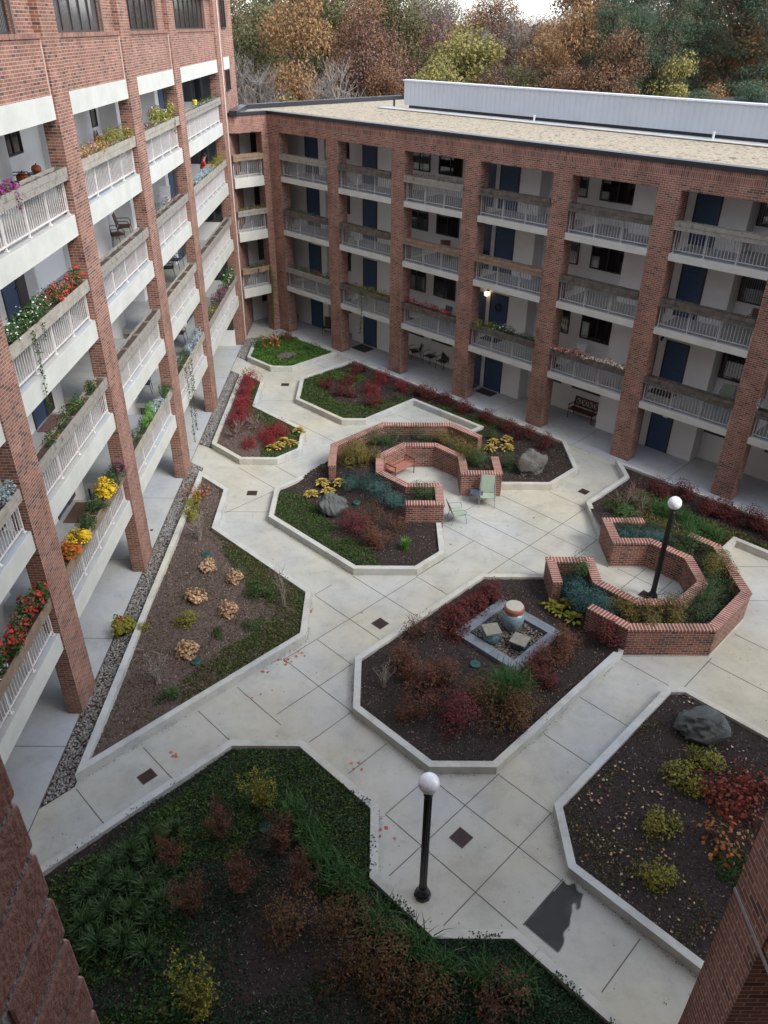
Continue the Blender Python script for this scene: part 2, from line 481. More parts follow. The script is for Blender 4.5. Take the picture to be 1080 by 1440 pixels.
def strip(name, left, right, z0, z1, mat, parent=None, closed=False, capuv=False, top_only=False):
    """a band between two polylines, extruded from z0 to z1"""
    mb = MB(); n = len(left); L = 0
    rngk = range(n) if closed else range(n - 1)
    for i in rngk:
        j = (i + 1) % n
        a, b, c, d = left[i], left[j], right[j], right[i]
        mid0 = ((a[0] + d[0]) / 2, (a[1] + d[1]) / 2); mid1 = ((b[0] + c[0]) / 2, (b[1] + c[1]) / 2)
        dx, dy = mid1[0] - mid0[0], mid1[1] - mid0[1]; ln = math.hypot(dx, dy) or 1; dx /= ln; dy /= ln
        al = lambda p: L + (p[0] - mid0[0]) * dx + (p[1] - mid0[1]) * dy
        ac = lambda p: 20.3 + (p[0] - mid0[0]) * -dy + (p[1] - mid0[1]) * dx
        if capuv: uvt = [(ac(p), al(p)) for p in (a, d, c, b)]
        else: uvt = None
        mb.quad((*a, z1), (*d, z1), (*c, z1), (*b, z1), uvt)
        su = lambda p, q, z, w: [(20 + z0, al(p)), (20 + z0, al(q)), (20 + z1, al(q)), (20 + z1, al(p))] if capuv else [(al(p), z0), (al(q), z0), (al(q), z1), (al(p), z1)]
        mb.quad((*b, z0), (*a, z0), (*a, z1), (*b, z1), su(b, a, 0, 0))
        mb.quad((*d, z0), (*c, z0), (*c, z1), (*d, z1), su(d, c, 0, 0))
        if capuv: mb.quad((*a, z0), (*b, z0), (*c, z0), (*d, z0))
        L += ln
    if not closed:
        for p, q in ((left[0], right[0]), (right[-1], left[-1])):
            w = math.hypot(p[0] - q[0], p[1] - q[1])
            mb.quad((*p, z0), (*q, z0), (*q, z1), (*p, z1), [(20 + z0, 0), (20 + z0, w), (20 + z1, w), (20 + z1, 0)] if capuv else [(0, z0), (w, z0), (w, z1), (0, z1)])
    return mb.build(name, mat, parent)

# ================================================================== setting
g = MB(); g.box(-900, -400, -.6, 900, 1500, -.12); tag(g.build('ground', 'terrain'), kind='structure')
pv = MB(); pv.box(-8.1, -1.0, -.10, 22, 52, 0); tag(pv.build('plaza_paving', 'paving'), kind='structure')
FL = [0, 2.87, 5.97, 8.83, 11.68]
wk = MB(); wk.box(-10.7, -1, -.1, -8.1, 52, .012); tag(wk.build('covered_walkway', 'walk'), kind='structure')
def BW(t, n, z=None):
    p = ((n + t) * S2, (n - t) * S2); return p if z is None else (*p, z)
wk = MB(); wk.prism([BW(-38.4, 28.2), BW(8, 28.2), BW(8, 31.4), BW(-41, 31.4)], -.1, .012); tag(wk.build('covered_walkway', 'walk'), kind='structure')
wk = MB(); wk.prism([(-8.1, 44.9), BW(-38.4, 28.2), BW(-37.2, 28.9), BW(-41, 31.41), (-8.1, 51)], -.1, .0155); tag(wk.build('covered_walkway', 'walk'), kind='structure')

# joints cut in the paving: lines of constant x+y (S) or x-y (D)
jm = MB()
def jl(a, b, w=.011):
    a, b = Vector(a), Vector(b); d = (b - a).normalized(); n = Vector((-d.y, d.x)) * w
    jm.quad((*(a - n), .004), (*(b - n), .004), (*(b + n), .004), (*(a + n), .004))
def JS(S, d0, d1): jl(((S + d0) / 2, (S - d0) / 2), ((S + d1) / 2, (S - d1) / 2))
def JD(D, s0, s1): jl(((s0 + D) / 2, (s0 - D) / 2), ((s1 + D) / 2, (s1 - D) / 2))
for S, a, b in ((5.19, -20, -18.05), (7.8, -20, -18.05), (10.25, -20.1, -18), (12.08, -20.1, -17.3), (14.45, -20.1, -15.8), (16.25, -20, -17.75), (18.18, -22.4, -18.1), (20.47, -22.3, -18.1), (22.65, -20.1, -18.1),
                (12.1, -11.7, -6.2), (14.3, -11.3, -5.7), (16.13, -10, -7.75), (18.85, -10, -7.75), (21.45, -10.1, -7.75), (24.57, -10.2, -7.9), (27.06, -7.45, 3), (29.57, -7.4, -1), (32.6, -7, -1),
                (27.03, -22.2, -16.0), (28.73, -22.2, -15.6), (30.4, -22.1, -15.5), (31.7, -21.9, -15.4), (34, -20.2, -17.6), (23.0, -35, -31.3), (24.7, -33.6, -31.6), (30.2, -13.6, -10), (35.2, -33.4, -31.5), (29.4, -38, -33.4), (36.6, -42.5, -37.5),
                (33.2, -42, -39.6), (37.3, -44.3, -42.6)):
    JS(S, a, b)
for D, a, b in ((-17.83, 12.3, 16.2), (-15.9, 12.3, 14.4), (-20.03, 14.45, 22.6), (-22.45, 18.2, 19.3), (-20.1, 22.7, 27), (-17.81, 22.7, 35.6), (-15.66, 22.8, 31.7), (-13.83, 12.35, 14.3), (-11.72, 12.1, 13.8), (-10.05, 10.6, 16.2), (-7.8, 10.6, 16.1), (-6.15, 12.3, 14.4), (-3.48, 12.3, 14.4), (-7.42, 24.9, 27.4), (-12.62, 27, 32), (-11.2, 27.5, 31.5),
                (-31.3, 19, 22.7), (-22.3, 31.5, 27)):
    JD(D, a, b)
jl((-5.95, 25.45), (-4.2, 25.45)); jl((-5.95, 35.9), (-4.2, 35.9)); jl((11.7, 20.15), (16, 20.15)); jl((12.4, 22.06), (14.1, 22.06))
tag(jm.build('paving_joints', 'joint'), kind='structure')
jm = MB()
for y in (9.8, 13.9, 18.1, 22.2, 26.4, 30.5, 34.6, 38.8, 43): 
    jm.quad((-10.6, y, .016), (-8.1, y, .016), (-8.1, y + .02, .016), (-10.6, y + .02, .016))
jm.quad((-8.115, 0, .016), (-8.09, 0, .016), (-8.09, 44.9, .016), (-8.115, 44.9, .016))
for t in (-34.5, -30, -25.2, -20.7, -16, -11.5, -6.9):
    a, b, c, d = BW(t, 28.2), BW(t + .02, 28.2), BW(t + .02, 30.5), BW(t, 30.5)
    jm.quad((*a, .016), (*b, .016), (*c, .016), (*d, .016))
tag(jm.build('walkway_joints', 'joint'), kind='structure')

# ================================================================== shared facade pieces (local frame: x along the wall, y into the building)
def railing(parent, x0, x1, y, zf):
    mb = MB()
    mb.box(x0, y - .02, zf + 1.0, x1, y + .02, zf + 1.04); mb.box(x0, y - .015, zf + .1, x1, y + .015, zf + .135)
    n = max(3, round((x1 - x0) / .13))
    for i in range(1, n):
        x = x0 + (x1 - x0) * i / n; mb.box(x - .010, y - .010, zf + .135, x + .010, y + .010, zf + 1.0)
    k = max(2, round((x1 - x0) / 1.25))
    for i in range(k + 1):
        x = x0 + .03 + (x1 - x0 - .06) * i / k; mb.box(x - .022, y - .022, zf - .0, x + .022, y + .022, zf + 1.02)
        mb.box(x - .05, y - .05, zf + .001, x + .05, y + .05, zf + .02)
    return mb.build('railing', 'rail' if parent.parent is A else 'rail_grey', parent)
def balcony(parent, x0, x1, yf, yb, zf, band, rail=.14):
    mb = MB(); mb.box(x0, yf, zf - band, x1, yf + .14, zf); mb.box(x0, yf + .14, zf - .2, x1, yb, zf - .004)
    b = mb.build('balcony', 'band', parent)
    t = MB(); t.box(x0, yf + .02, zf - .003, x1, yb, zf + .004); t.build('floor_finish', 'walk', b)
    railing(b, x0 + .03, x1 - .03, yf + rail, zf + .004)
    return b
def door(parent, x0, x1, y, zf, h=2.1, wreath=False):
    f = MB(); f.box(x0, y - .03, zf, x0 + .06, y + .05, zf + h); f.box(x1 - .06, y - .03, zf, x1, y + .05, zf + h); f.box(x0, y - .03, zf + h, x1, y + .05, zf + h + .06)
    d = f.build('door', 'dark_frame', parent)
    p = MB(); p.box(x0 + .06, y - .012, zf + .01, x1 - .06, y + .03, zf + h); p.build('door_panel', 'door_blue', d)
    k = MB(); k.tube((x1 - .14, y - .012, zf + 1.0), (x1 - .14, y - .06, zf + 1.0), .012); k.tube((x1 - .14, y - .06, zf + 1.0), (x1 - .24, y - .06, zf + 1.0), .012); k.build('handle', 'black_metal', d)
    if wreath:
        w = MB(); c = ((x0 + x1) / 2, y - .05, zf + 1.5)
        for i in range(14):
            a, b2 = i / 14 * 6.2832, (i + 1) / 14 * 6.2832
            w.tube((c[0] + .17 * math.cos(a), c[1], c[2] + .17 * math.sin(a)), (c[0] + .17 * math.cos(b2), c[1], c[2] + .17 * math.sin(b2)), .035, .035, 6)
        w.build('wreath', 'black_metal', d)
    return d
def window(parent, x0, x1, y, z0, z1, mull=1, mat='dark_frame'):
    f = MB(); w = .045
    f.box(x0, y - .05, z0, x0 + w, y + .04, z1); f.box(x1 - w, y - .05, z0, x1, y + .04, z1); f.box(x0 + w, y - .05, z1 - w, x1 - w, y + .04, z1); f.box(x0 + w, y - .05, z0, x1 - w, y + .04, z0 + w)
    for i in range(1, mull + 1):
        x = x0 + (x1 - x0) * i / (mull + 1); f.box(x - .025, y - .045, z0 + w, x + .025, y + .04, z1 - w)
    o = f.build('window', mat, parent)
    p = MB(); p.box(x0 + w, y - .01, z0 + w, x1 - w, y + .02, z1 - w); p.build('pane', 'glass', o)
    return o
def planter_box(W, x0, x1, y, zf, mat, h=.3, sag=0, soil=True):
    """W: frame empty used only to place it; the trough is a thing of its own"""
    o = empty('planter_box', W.matrix_world @ Vector(((x0 + x1) / 2, y, zf + .86)), W.rotation_euler.z)
    hw = (x1 - x0) / 2; d = .34; mb = MB(); t = .035
    R = lambda: random.uniform(-.006, .006)
    mb.box(-hw, 0, 0, hw, t, h / 2 - .004 + R()); mb.box(-hw + .01, R(), h / 2 + .004, hw - .01, t + R(), h)
    mb.box(-hw, d - t, 0, hw, d, h); mb.box(-hw, t, .0, -hw + t, d - t, h - .002); mb.box(hw - t, t, 0, hw, d - t, h - .002)
    mb.box(-hw + t, t, 0, hw - t, d - t, .03)
    for k in range(1, 4):
        x = -hw + 2 * hw * k / 4; mb.box(x - .02, t, h - .09, x + .02, d - t, h - .02)
    mb.build('trough', mat, o)
    s = MB(); n = 24
    for i in range(n):
        a = -hw + t + (2 * hw - 2 * t) * i / n; b = -hw + t + (2 * hw - 2 * t) * (i + 1) / n
        za, zb = h - .07 + .012 * math.sin(i * 2.1), h - .07 + .012 * math.sin((i + 1) * 2.1)
        s.quad((a, t, za), (b, t, zb), (b, d - t, zb - .01), (a, d - t, za - .01))
    s.build('soil', 'soil', o)
    return o
WM = {}
# ================================================================== building A (left wing)
A = empty('apartment_building', (0, 0, 0), math.pi / 2)
tag(A, 'tall red brick wing with white balcony bands along the left side of the courtyard', 'building')
bpy.context.view_layer.update()
PA = [(-4.4, -3.3), (2.09, 3.17), (8.57, 9.65), (15.05, 16.13), (21.53, 22.61), (28.01, 29.1), (34.47, 35.52), (43.8, 45.1)]
bays_A = [(PA[i][1], PA[i + 1][0]) for i in range(len(PA) - 1)]
for i, (a, b) in enumerate(PA):
    mb = MB(); mb.box(a, 8.02, -.1, b, 8.43 if i < 7 else 10.6, 19.6); mb.build('brick_pier', 'brick', A)
    if i < 7:
        j = MB(); j.box(a - .05, 8.075, 14.0, a - .012, 8.10, 15.7); j.build('joint_cover', 'cream_joint', A)
mb = MB(); mb.box(-4.4, 10.6, -.1, 45.1, 10.9, 13.95); mb.build('gallery_wall', 'plaster', A)
for a, b in ((6.5, 10), (13.6, 16.6), (19.4, 22.6), (26.6, 29.6), (32.6, 35.9), (38.4, 41.3)):
    mb = MB(); mb.box(a, 9.93, .012, b, 10.598, 13.92); mb.build('gallery_wall', 'plaster', A)
mb = MB(); mb.box(-6, 10.9, -.1, 45.1, 22, 19.5); mb.box(-4.4, 8.43, 13.93, 45.1, 10.9, 14.4); mb.build('core', 'brick', A)
mb = MB(); mb.box(45.1, 8.02, -.1, 48.8, 22, 19.6); mb.build('end_wall', 'brick', A)
mb = MB(); mb.box(45.25, 7.99, 13.96, 46.9, 8.02, 14.5); mb.build('lintel_band', 'band', A)
mb = MB(); mb.box(45.25, 7.99, 16.98, 46.9, 8.02, 17.5); mb.build('lintel_band', 'band', A)
window(A, 45.45, 46.6, 8.0, 13.0, 13.95, 1); window(A, 45.4, 46.7, 8.0, 15.75, 16.97, 1)
dp = MB(); dp.tube((44.62, 7.985, 0), (44.62, 7.985, 19), .035, .035, 8); dp.build('downspout', 'cream_joint', A)
for bi, (a, b) in enumerate(bays_A):
    mb = MB(); mb.box(a, 8.10, 14.45, b, 8.5, 15.72); mb.box(a, 8.10, 17.5, b, 8.5, 19.5); mb.build('spandrel_wall', 'brick', A)
    mb = MB(); mb.box(a, 8.06, 15.64, b, 8.14, 15.74); mb.build('window_sill', 'soldier', A)
    mb = MB(); mb.box(a, 8.07, 13.92, b, 8.5, 14.45); mb.build('lintel_band', 'band', A)
    mb = MB(); mb.box(a, 8.07, 16.95, b, 8.5, 17.5); mb.build('lintel_band', 'band', A)
    wa = a + .35 if bi else a + .4; wb = b - 1.25 if bi < 6 else b - 1.6
    mb = MB(); mb.box(wb, 8.22, 15.74, b, 8.6, 16.95); mb.build('window_reveal', 'brick', A); mb = MB(); mb.box(a, 8.22, 15.74, wa, 8.6, 16.95); mb.build('window_reveal', 'brick', A)
    window(A, wa, wb, 8.30, 15.74, 16.95, 4 if bi < 6 else 6)
    mb = MB(); mb.box(wb + .02, 8.15, 15.74, wb + .1, 8.25, 16.95); mb.build('trim_post', 'trim', A)
    for k in range(1, 5):
        if bi >= 1: balcony(A, a, b, 8.07, 10.6, FL[k], .53)
for k in range(5):
    zf = FL[k] + .012
    for x in (20.3, 33.4, 39.0):
        if k == 4 and x < 30: continue
        door(A, x, x + .95, 9.93, zf, 2.15); 
        mb = MB(); mb.box(x + .97, 9.90, zf, x + 1.5, 9.925, zf + 2.15); mb.build('side_panel', 'dark_frame', A)
    for x in (23.9, 31.0, 37.0, 17.3):
        window(A, x, x + 1.2, 10.6, zf + 1.0, zf + 2.15, 1)
for k in range(5):
    zf = FL[k] + .012; zt_ = [2.40, 5.43, 8.3, 11.15, 13.93][k]
    m = MB(); m.box(43.62, 8.46, zf, 43.798, 10.598, zf + .95); m.box(43.62, 8.46, zf + 2.2, 43.798, 10.598, zt_); m.box(43.62, 10.2, zf + .95, 43.798, 10.598, zf + 2.2); m.build('gallery_wall', 'plaster', A)
    m = MB(); m.box(43.6, 8.46, zf + .95, 43.66, 8.54, zf + 2.2); m.box(43.6, 10.1, zf + .95, 43.66, 10.2, zf + 2.2); m.box(43.6, 9.3, zf + .95, 43.66, 9.36, zf + 2.2); m.box(43.6, 8.54, zf + .95, 43.66, 10.1, zf + 1.02); wo = m.build('window', 'dark_frame', A)
    m = MB(); m.box(43.63, 8.54, zf + 1.02, 43.65, 10.1, zf + 2.2); m.build('pane', 'glass', wo)
# trough and rail colours per bay and floor are set with the plants further down

# ================================================================== building B (right wing) with its short corner bay
B = empty('apartment_building', (0, 0, 0), -math.pi / 4)
tag(B, 'four storey brick wing with blue doors, open galleries and a pale gravel roof', 'building')
PB = [(-37.4, -36.5), (-32.65, -31.8), (-28.0, -27.15), (-23.5, -22.62), (-18.88, -18.02), (-14.33, -13.44), (-9.7, -8.85), (-5.1, -4.25), (-.5, .35), (4.1, 4.95)]
VB = 28.66
bays_B = [(PB[i][1], PB[i + 1][0]) for i in range(len(PB) - 1)]
for a, b in PB:
    mb = MB(); mb.box(a, VB, -.1, b, VB + .6, 11.03); mb.build('brick_pier', 'brick', B)
mb = MB(); mb.box(-37.4, VB, 11.03, 5.5, VB + .6, 11.44); mb.build('parapet_wall', 'brick', B)
mb = MB(); mb.box(-37.4, VB, 11.44, 5.5, VB + .4, 11.86); mb.build('parapet_soldier_course', 'soldier', B)
mb = MB(); mb.box(-37.5, VB - .05, 11.86, 5.6, VB + .35, 12.02); mb.build('coping', 'coping', B)
mb = MB(); mb.box(-41, 31.25, -.1, 5.5, 31.5, 11.5); mb.build('gallery_wall', 'plaster', B)
boxes_B = [(-37.9, -35.0), (-32.95, -29.6), (-23.9, -20.75), (-16.25, -11.55), (-7.6, -4.2), (-1.5, 1.6)]
for a, b in boxes_B:
    mb = MB(); mb.box(a, 30.55, .012, b, 31.248, 11.4); mb.build('gallery_wall', 'plaster', B)
mb = MB(); mb.box(-37.4, VB + .6, 11.05, 5.5, 31.4, 11.3); mb.build('gallery_ceiling', 'plaster', B)
FB = [0, 2.82, 6.0, 8.83]
for k in range(4):
    zf = FB[k] + .012; h = 2.08
    for x0, x1, nm in ((-36.6, -35.5, 0), (-31.95, -30.85, 0), (-22.95, -21.85, 1), (-13.66, -12.62, 0), (-6.6, -5.55, 0), (-.9, .15, 0)):
        door(B, x0, x1, 30.55, zf, h, wreath=(nm == 1 and k == 1))
    mb = MB(); mb.box(-23.85, 30.53, zf, -23.2, 30.548, zf + 2.05); mb.build('side_panel', 'door_blue', B)
    mb = MB(); mb.box(-14.25, 30.53, zf, -14.0, 30.548, zf + 2.05); mb.build('side_panel', 'dark_frame', B)
    for x0, x1, m in ((-34.15, -33.0, 0), (-29.25, -27.83, 1), (-27.25, -25.75, 1), (-19.45, -18.8, 0), (-18.17, -16.5, 1), (-11.5, -10.3, 0), (-8.9, -7.9, 0), (-3.8, -2.5, 1)):
        z0 = zf + (.92 if k else 1.25)
        window(B, x0, x1, 31.25, z0, zf + 2.15, m)
for k in range(1, 4):
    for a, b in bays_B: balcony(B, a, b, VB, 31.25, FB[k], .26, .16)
for i, (a, b) in enumerate(bays_B):
    for k in range(0, 4):
        if (i + k) % 2 == 0 or i == 3:
            l = MB(); zc = FB[k] + 2.15; x = boxes_B[min(2, i)][0] if i < 3 else (-23.1 if i == 3 else (-13.85 if i == 5 else b - 1.2))
            yy = 30.55 if i in (0, 1, 3, 5) else 31.25
            l.box(x - .04, yy - .04, zc, x + .04, yy, zc + .12); l.tube((x, yy - .12, zc + .1), (x, yy, zc + .1), .012); l.lathe([(.015, .0), (.05, -.04), (.055, -.14), (.02, -.17)], (x, yy - .13, zc + .1), 10)
            l.build('wall_lantern', 'black_metal', B)
lm, n_, l_, b_ = new_mat('warm_lit_glass'); b_.inputs['Emission Color'].default_value = (1, .72, .42, 1); b_.inputs['Emission Strength'].default_value = 1.2; b_.inputs['Base Color'].default_value = (.9, .8, .6, 1); MAT['lit'] = lm
l = MB(); l.lathe([(.03, -.16), (.10, -.12), (.12, -.03), (.09, .05), (.03, .08)], (-23.08, 30.38, FB[1] + 2.12), 14); l.build('lit_lamp_glass', 'lit', B, True)
# corner bay: short facade from building A to the first pier of B
cx0, cy0 = -8.02, 45.1; c1 = BW(-37.4, VB); cth = math.atan2(c1[1] - cy0, c1[0] - cx0); cl = math.hypot(c1[0] - cx0, c1[1] - cy0)
C = empty('corner_bay', (cx0, cy0, 0), cth, None)
C.parent = B; C.matrix_parent_inverse = Matrix.Rotation(-math.pi / 4, 4, 'Z').inverted()
mb = MB(); mb.box(-.05, 0, 11.03, cl, .6, 11.44); mb.build('parapet_wall', 'brick', C)
mb = MB(); mb.box(-.05, 0, 11.44, cl, .4, 11.86); mb.build('parapet_soldier_course', 'soldier', C)
mb = MB(); mb.box(-.05, -.05, 11.862, cl + .02, .35, 12.022); mb.build('coping', 'coping', C)
mb = MB(); mb.box(cl - .42, .002, -.1, cl + .02, .6, 11.03); mb.build('brick_pier', 'brick', C)
CI = (Matrix.Translation((cx0, cy0, 0)) @ Matrix.Rotation(cth, 4, 'Z')).inverted()
cl_ = lambda p: tuple((CI @ Vector((p[0], p[1], 0)))[:2])
cpoly = [(-8.02, 45.16), c1, BW(-37.3, 31.2), (-5.95, 50.2), (-8.02, 48.15)]
mb = MB(); mb.prism([cl_(p) for p in cpoly], 11.06, 11.3); mb.build('gallery_ceiling', 'plaster', C)
C2_ = empty('gallery_wall', (*cl_((-8.0, 48.12)), 0), math.pi / 4 - cth, C)
mb = MB(); mb.box(0, 0, -.1, 3.3, .1, 11.4); mb.build('wall_face', 'plaster', C2_)
for k in range(4):
    if k:
        mb = MB(); mb.box(.12, 0, FB[k] - .5, cl - .44, .14, FB[k]); mb.prism([cl_(p) for p in [(-8.0, 45.36), (c1[0] - .1, c1[1] + .1), BW(-37.3, 31.2), (-5.95, 50.2), (-8.0, 48.15)]], FB[k] - .2, FB[k] - .003)
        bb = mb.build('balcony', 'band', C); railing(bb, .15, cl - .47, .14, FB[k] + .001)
    zz = FB[k] + (.85 if k else 1.1)
    f = MB(); x0, x1, z0_, z1_ = .75, 1.95, zz, FB[k] + 2.15
    f.box(x0, -.05, z0_, x0 + .06, .0, z1_); f.box(x1 - .06, -.05, z0_, x1, .0, z1_); f.box(x0 + .06, -.05, z0_, x1 - .06, .0, z0_ + .07); f.box(x0 + .06, -.05, z1_ - .05, x1 - .06, .0, z1_); wo = f.build('window', 'dark_frame', C2_)
    f = MB(); f.box(x0 + .06, -.02, z0_ + .07, x1 - .06, -.002, z1_ - .05); f.build('pane', 'glass', C2_)
# roof
rf = MB(); roofpoly = [(-7.95, 45.35), (c1[0] - .1, c1[1] + .35), BW(-37, VB + .25), BW(5.5, VB + .25), BW(5.5, 41.4), BW(-39.4, 41.4), (-7.95, 48.9)]
Bi = B.matrix_world.inverted() if False else Matrix.Rotation(math.pi / 4, 4, 'Z')
loc = lambda p: tuple((Bi @ Vector((p[0], p[1], 0)))[:2])
rf.prism([loc(p) for p in roofpoly], 11.5, 11.90); rf.build('gravel_roof', 'roof_gravel', B)
def band_line(pts, w, z0, z1, name, mat):
    mb = MB()
    for p, q in zip(pts, pts[1:]):
        p, q = Vector(loc(p)), Vector(loc(q)); d = (q - p).normalized(); nn = Vector((-d.y, d.x)) * w
        mb.prism([tuple(p), tuple(q), tuple(q + nn), tuple(p + nn)], z0, z1)
    return mb.build(name, mat, B)
band_line([(-7.9, 45.0), (-7.9, 48.95), BW(-39.4, 41.4), BW(5.5, 41.4)], -.4, 11.9, 12.13, 'back_coping', 'coping')
bw_ = MB(); bw_.prism([loc((-7.9, 48.9)), loc(BW(-39.4, 41.38)), loc(BW(5.5, 41.38)), loc(BW(5.5, 31.5)), loc(BW(-40, 31.5))], -.1, 11.5); bw_.build('rear_block', 'brick', B)
# pale ribbed screen on the roof, its cap and feet
sc = MB(); t0, t1, n0, n1 = -34.5, 5.5, 36.27, 39.2; z0, z1 = 12.1, 13.3
k = int((t1 - t0) / .3)
for i in range(k):
    a = t0 + (t1 - t0) * i / k; b = t0 + (t1 - t0) * (i + 1) / k
    sc.box(a, n0, z0, a + (b - a) * .62, n0 + .05, z1); sc.box(a + (b - a) * .62, n0 + .012, z0, b, n0 + .05, z1)
sc.box(t0, n0 + .05, z0, t1, n0 + .30, z1 - .01)
so = sc.build('roof_screen', 'screen', B)
cp = MB(); cp.box(t0 - .06, n0 - .06, z1, t1, n0 + .34, z1 + .07); cp.build('screen_cap', 'screen_cap', so)
ft = MB(); ft.box(t0 + .3, n0 + .1, 11.9, t1, n0 + .28, 12.1); ft.build('screen_curb', 'coping', so)
ap = MB(); ap.box(t0 - 1.2, n0 - 1.0, 11.93, t1, n0 + .1, 11.955); ap.build('roof_membrane', 'kerb', B)
for t in (-25.2, -15.9, -7.2):
    v_ = MB(); v_.tube((t, n0 - .35, 11.93), (t, n0 - .35, 12.2), .05, .05, 10); v_.tube((t, n0 - .35, 12.2), (t, n0 - .35, 12.23), .075, .075, 10); v_.build('roof_drain_vent', 'screen_cap', B)
v_ = MB(); v_.tube((-35.6, 36.6, 11.93), (-35.6, 36.6, 12.35), .06, .06, 10); v_.build('roof_drain_vent', 'coping', B)

# a further block behind the roof, at the right edge
FB2 = empty('rear_building', BW(-27, 58, 0), -math.pi / 4); tag(FB2, 'low dark roofed block with pale housing showing just above the roof screen', 'building')
mb = MB(); mb.box(0, 0, -.1, 28, 14, 11.3); mb.build('wall', 'brick', FB2)
mb = MB(); mb.box(-.2, -.2, 11.3, 28.2, 14.2, 11.72); mb.build('roof', 'coping', FB2)
mb = MB(); mb.box(5.5, 3, 11.72, 18, 9, 12.6); mb.build('plant_housing', 'screen_cap', FB2)

# ================================================================== the building the picture is taken from
N = empty('apartment_building', (0, 0, 0)); tag(N, 'near dark brick building, its jamb at lower left and its pier at lower right', 'building')
mb = MB(); mb.box(-1.2, -.8, 13, -.3345, .462, 20); jb = mb.build('window_jamb', 'mortar', N)
mb = MB(); z = 13.6; r_ = 0
while z < 17.6:
    y = .467 - (.11 if r_ % 2 else .22)
    ys = [(y, .467)]
    while y > -.7: ys.append((y - .22, y - .010)); y -= .22
    for y0, y1 in ys: mb.box(-.5, y0, z, -.33 + random.uniform(-.002, .002), y1, z + .064)
    z += .075; r_ += 1
mb.build('jamb_brick_courses', 'jamb_brick', jb, bevel=.004)
mb = MB(); mb.box(-8, -6, 0, 3.5, .36, 14.7); mb.box(-8, -6, 14.7, -1.4, .50, 27); mb.box(2.6, -6, 14.7, 3.5, .50, 27); mb.box(-1.2, -6, 17.3, 2.6, .36, 27); mb.box(-1.2, -6, 14.7, 2.6, -5.5, 17.3); mb.build('wall', 'brick', N)  # upper height is out of view, raised to shade the near courtyard
mb = MB(); mb.box(3.5, 3.88, 0, 4.36, 4.48, 27); mb.build('brick_pier', 'brick', N)
mb = MB(); mb.box(3.52, -6, 8.9, 30, 3.879, 27); mb.box(4.36, 3.9, 8.9, 30, 4.46, 27); mb.build('wall', 'brick', N)  # unseen height and width extended to darken the lower courtyard
mb = MB(); mb.box(3.485, 2.5, 8.86, 3.5, 4.48, 8.9); mb.build('joint_cover', 'mortar', N)
mb = MB()
for z in (2.87, 5.97): mb.box(4.0, -6, z - .3, 30, 4.2, z)
mb.build('gallery_slab', 'band', N)
mb = MB(); mb.box(5.6, -6, 0, 30, 1.2, 8.86); mb.build('gallery_wall', 'brick', N)

# ================================================================== planting beds
KH, KW = .27, .19
def sm(x): x = np.clip(x, 0, 1); return x * x * (3 - 2 * x)
def hA(P):
    d = np.hypot(P[:, 0] - 1.67, P[:, 1] - 27.5) - 1.75
    fall = 1.9 + 3.5 * sm((P[:, 1] - 26.6) / 1.8) * sm((4.6 - P[:, 0]) / 1.2)
    return .17 + .56 * sm(1 - d / fall)
def hB(P):
    d = np.hypot(P[:, 0] - 8.63, P[:, 1] - 20.42) - 1.75
    inside = sm((P[:, 1] - (17.6 + np.maximum(0, P[:, 0] - 9.9) - .6)) / .8) * sm((11.6 - P[:, 0]) / .5) * sm((P[:, 0] - 6.3) / 1.2)
    fall = 1.5 + 3.0 * inside
    return .17 + .56 * sm(1 - d / fall)
def hF(P): return np.full(len(P), .17)
def hL(P): return .13 + .05 * np.sin(P[:, 0] * 1.1) * np.sin(P[:, 1] * .9)
def soil_mesh(name, poly, hf, parent, cell=.1, mat='mulch'):
    xs = [p[0] for p in poly]; ys = [p[1] for p in poly]
    X = np.arange(min(xs) - cell, max(xs) + cell, cell); Y = np.arange(min(ys) - cell, max(ys) + cell, cell)
    gx, gy = np.meshgrid(X, Y); P = np.stack([gx.ravel(), gy.ravel()], 1)
    cen = P + cell / 2
    k = offset(poly, KW * .5, True)
    ok = inpoly(cen, k)
    h = hf(P) + rng.normal(0, .012, len(P))
    V = np.column_stack([P, h]); nx = len(X)
    idx = np.nonzero(ok)[0]; idx = idx[((idx % nx) < nx - 1) & (idx + nx + 1 < len(P))]
    F = np.stack([idx, idx + 1, idx + nx + 1, idx + nx], 1)
    used = np.unique(F); mp = -np.ones(len(P), int); mp[used] = np.arange(len(used))
    me = bpy.data.meshes.new(name); me.from_pydata(V[used].tolist(), [], mp[F].tolist()); me.materials.append(MAT[mat])
    for p in me.polygons: p.use_smooth = True
    o = bpy.data.objects.new(name, me); COL.objects.link(o); o.parent = parent; return o
def scatter(poly, dens, inset=.2, mask=None):
    k = offset(poly, inset, True)
    xs = [p[0] for p in k]; ys = [p[1] for p in k]
    n = int(dens * (max(xs) - min(xs)) * (max(ys) - min(ys)))
    P = np.column_stack([rng.uniform(min(xs), max(xs), n), rng.uniform(min(ys), max(ys), n)])
    P = P[inpoly(P, k)]
    if mask is not None: P = P[mask(P)]
    return P
BEDS = {}
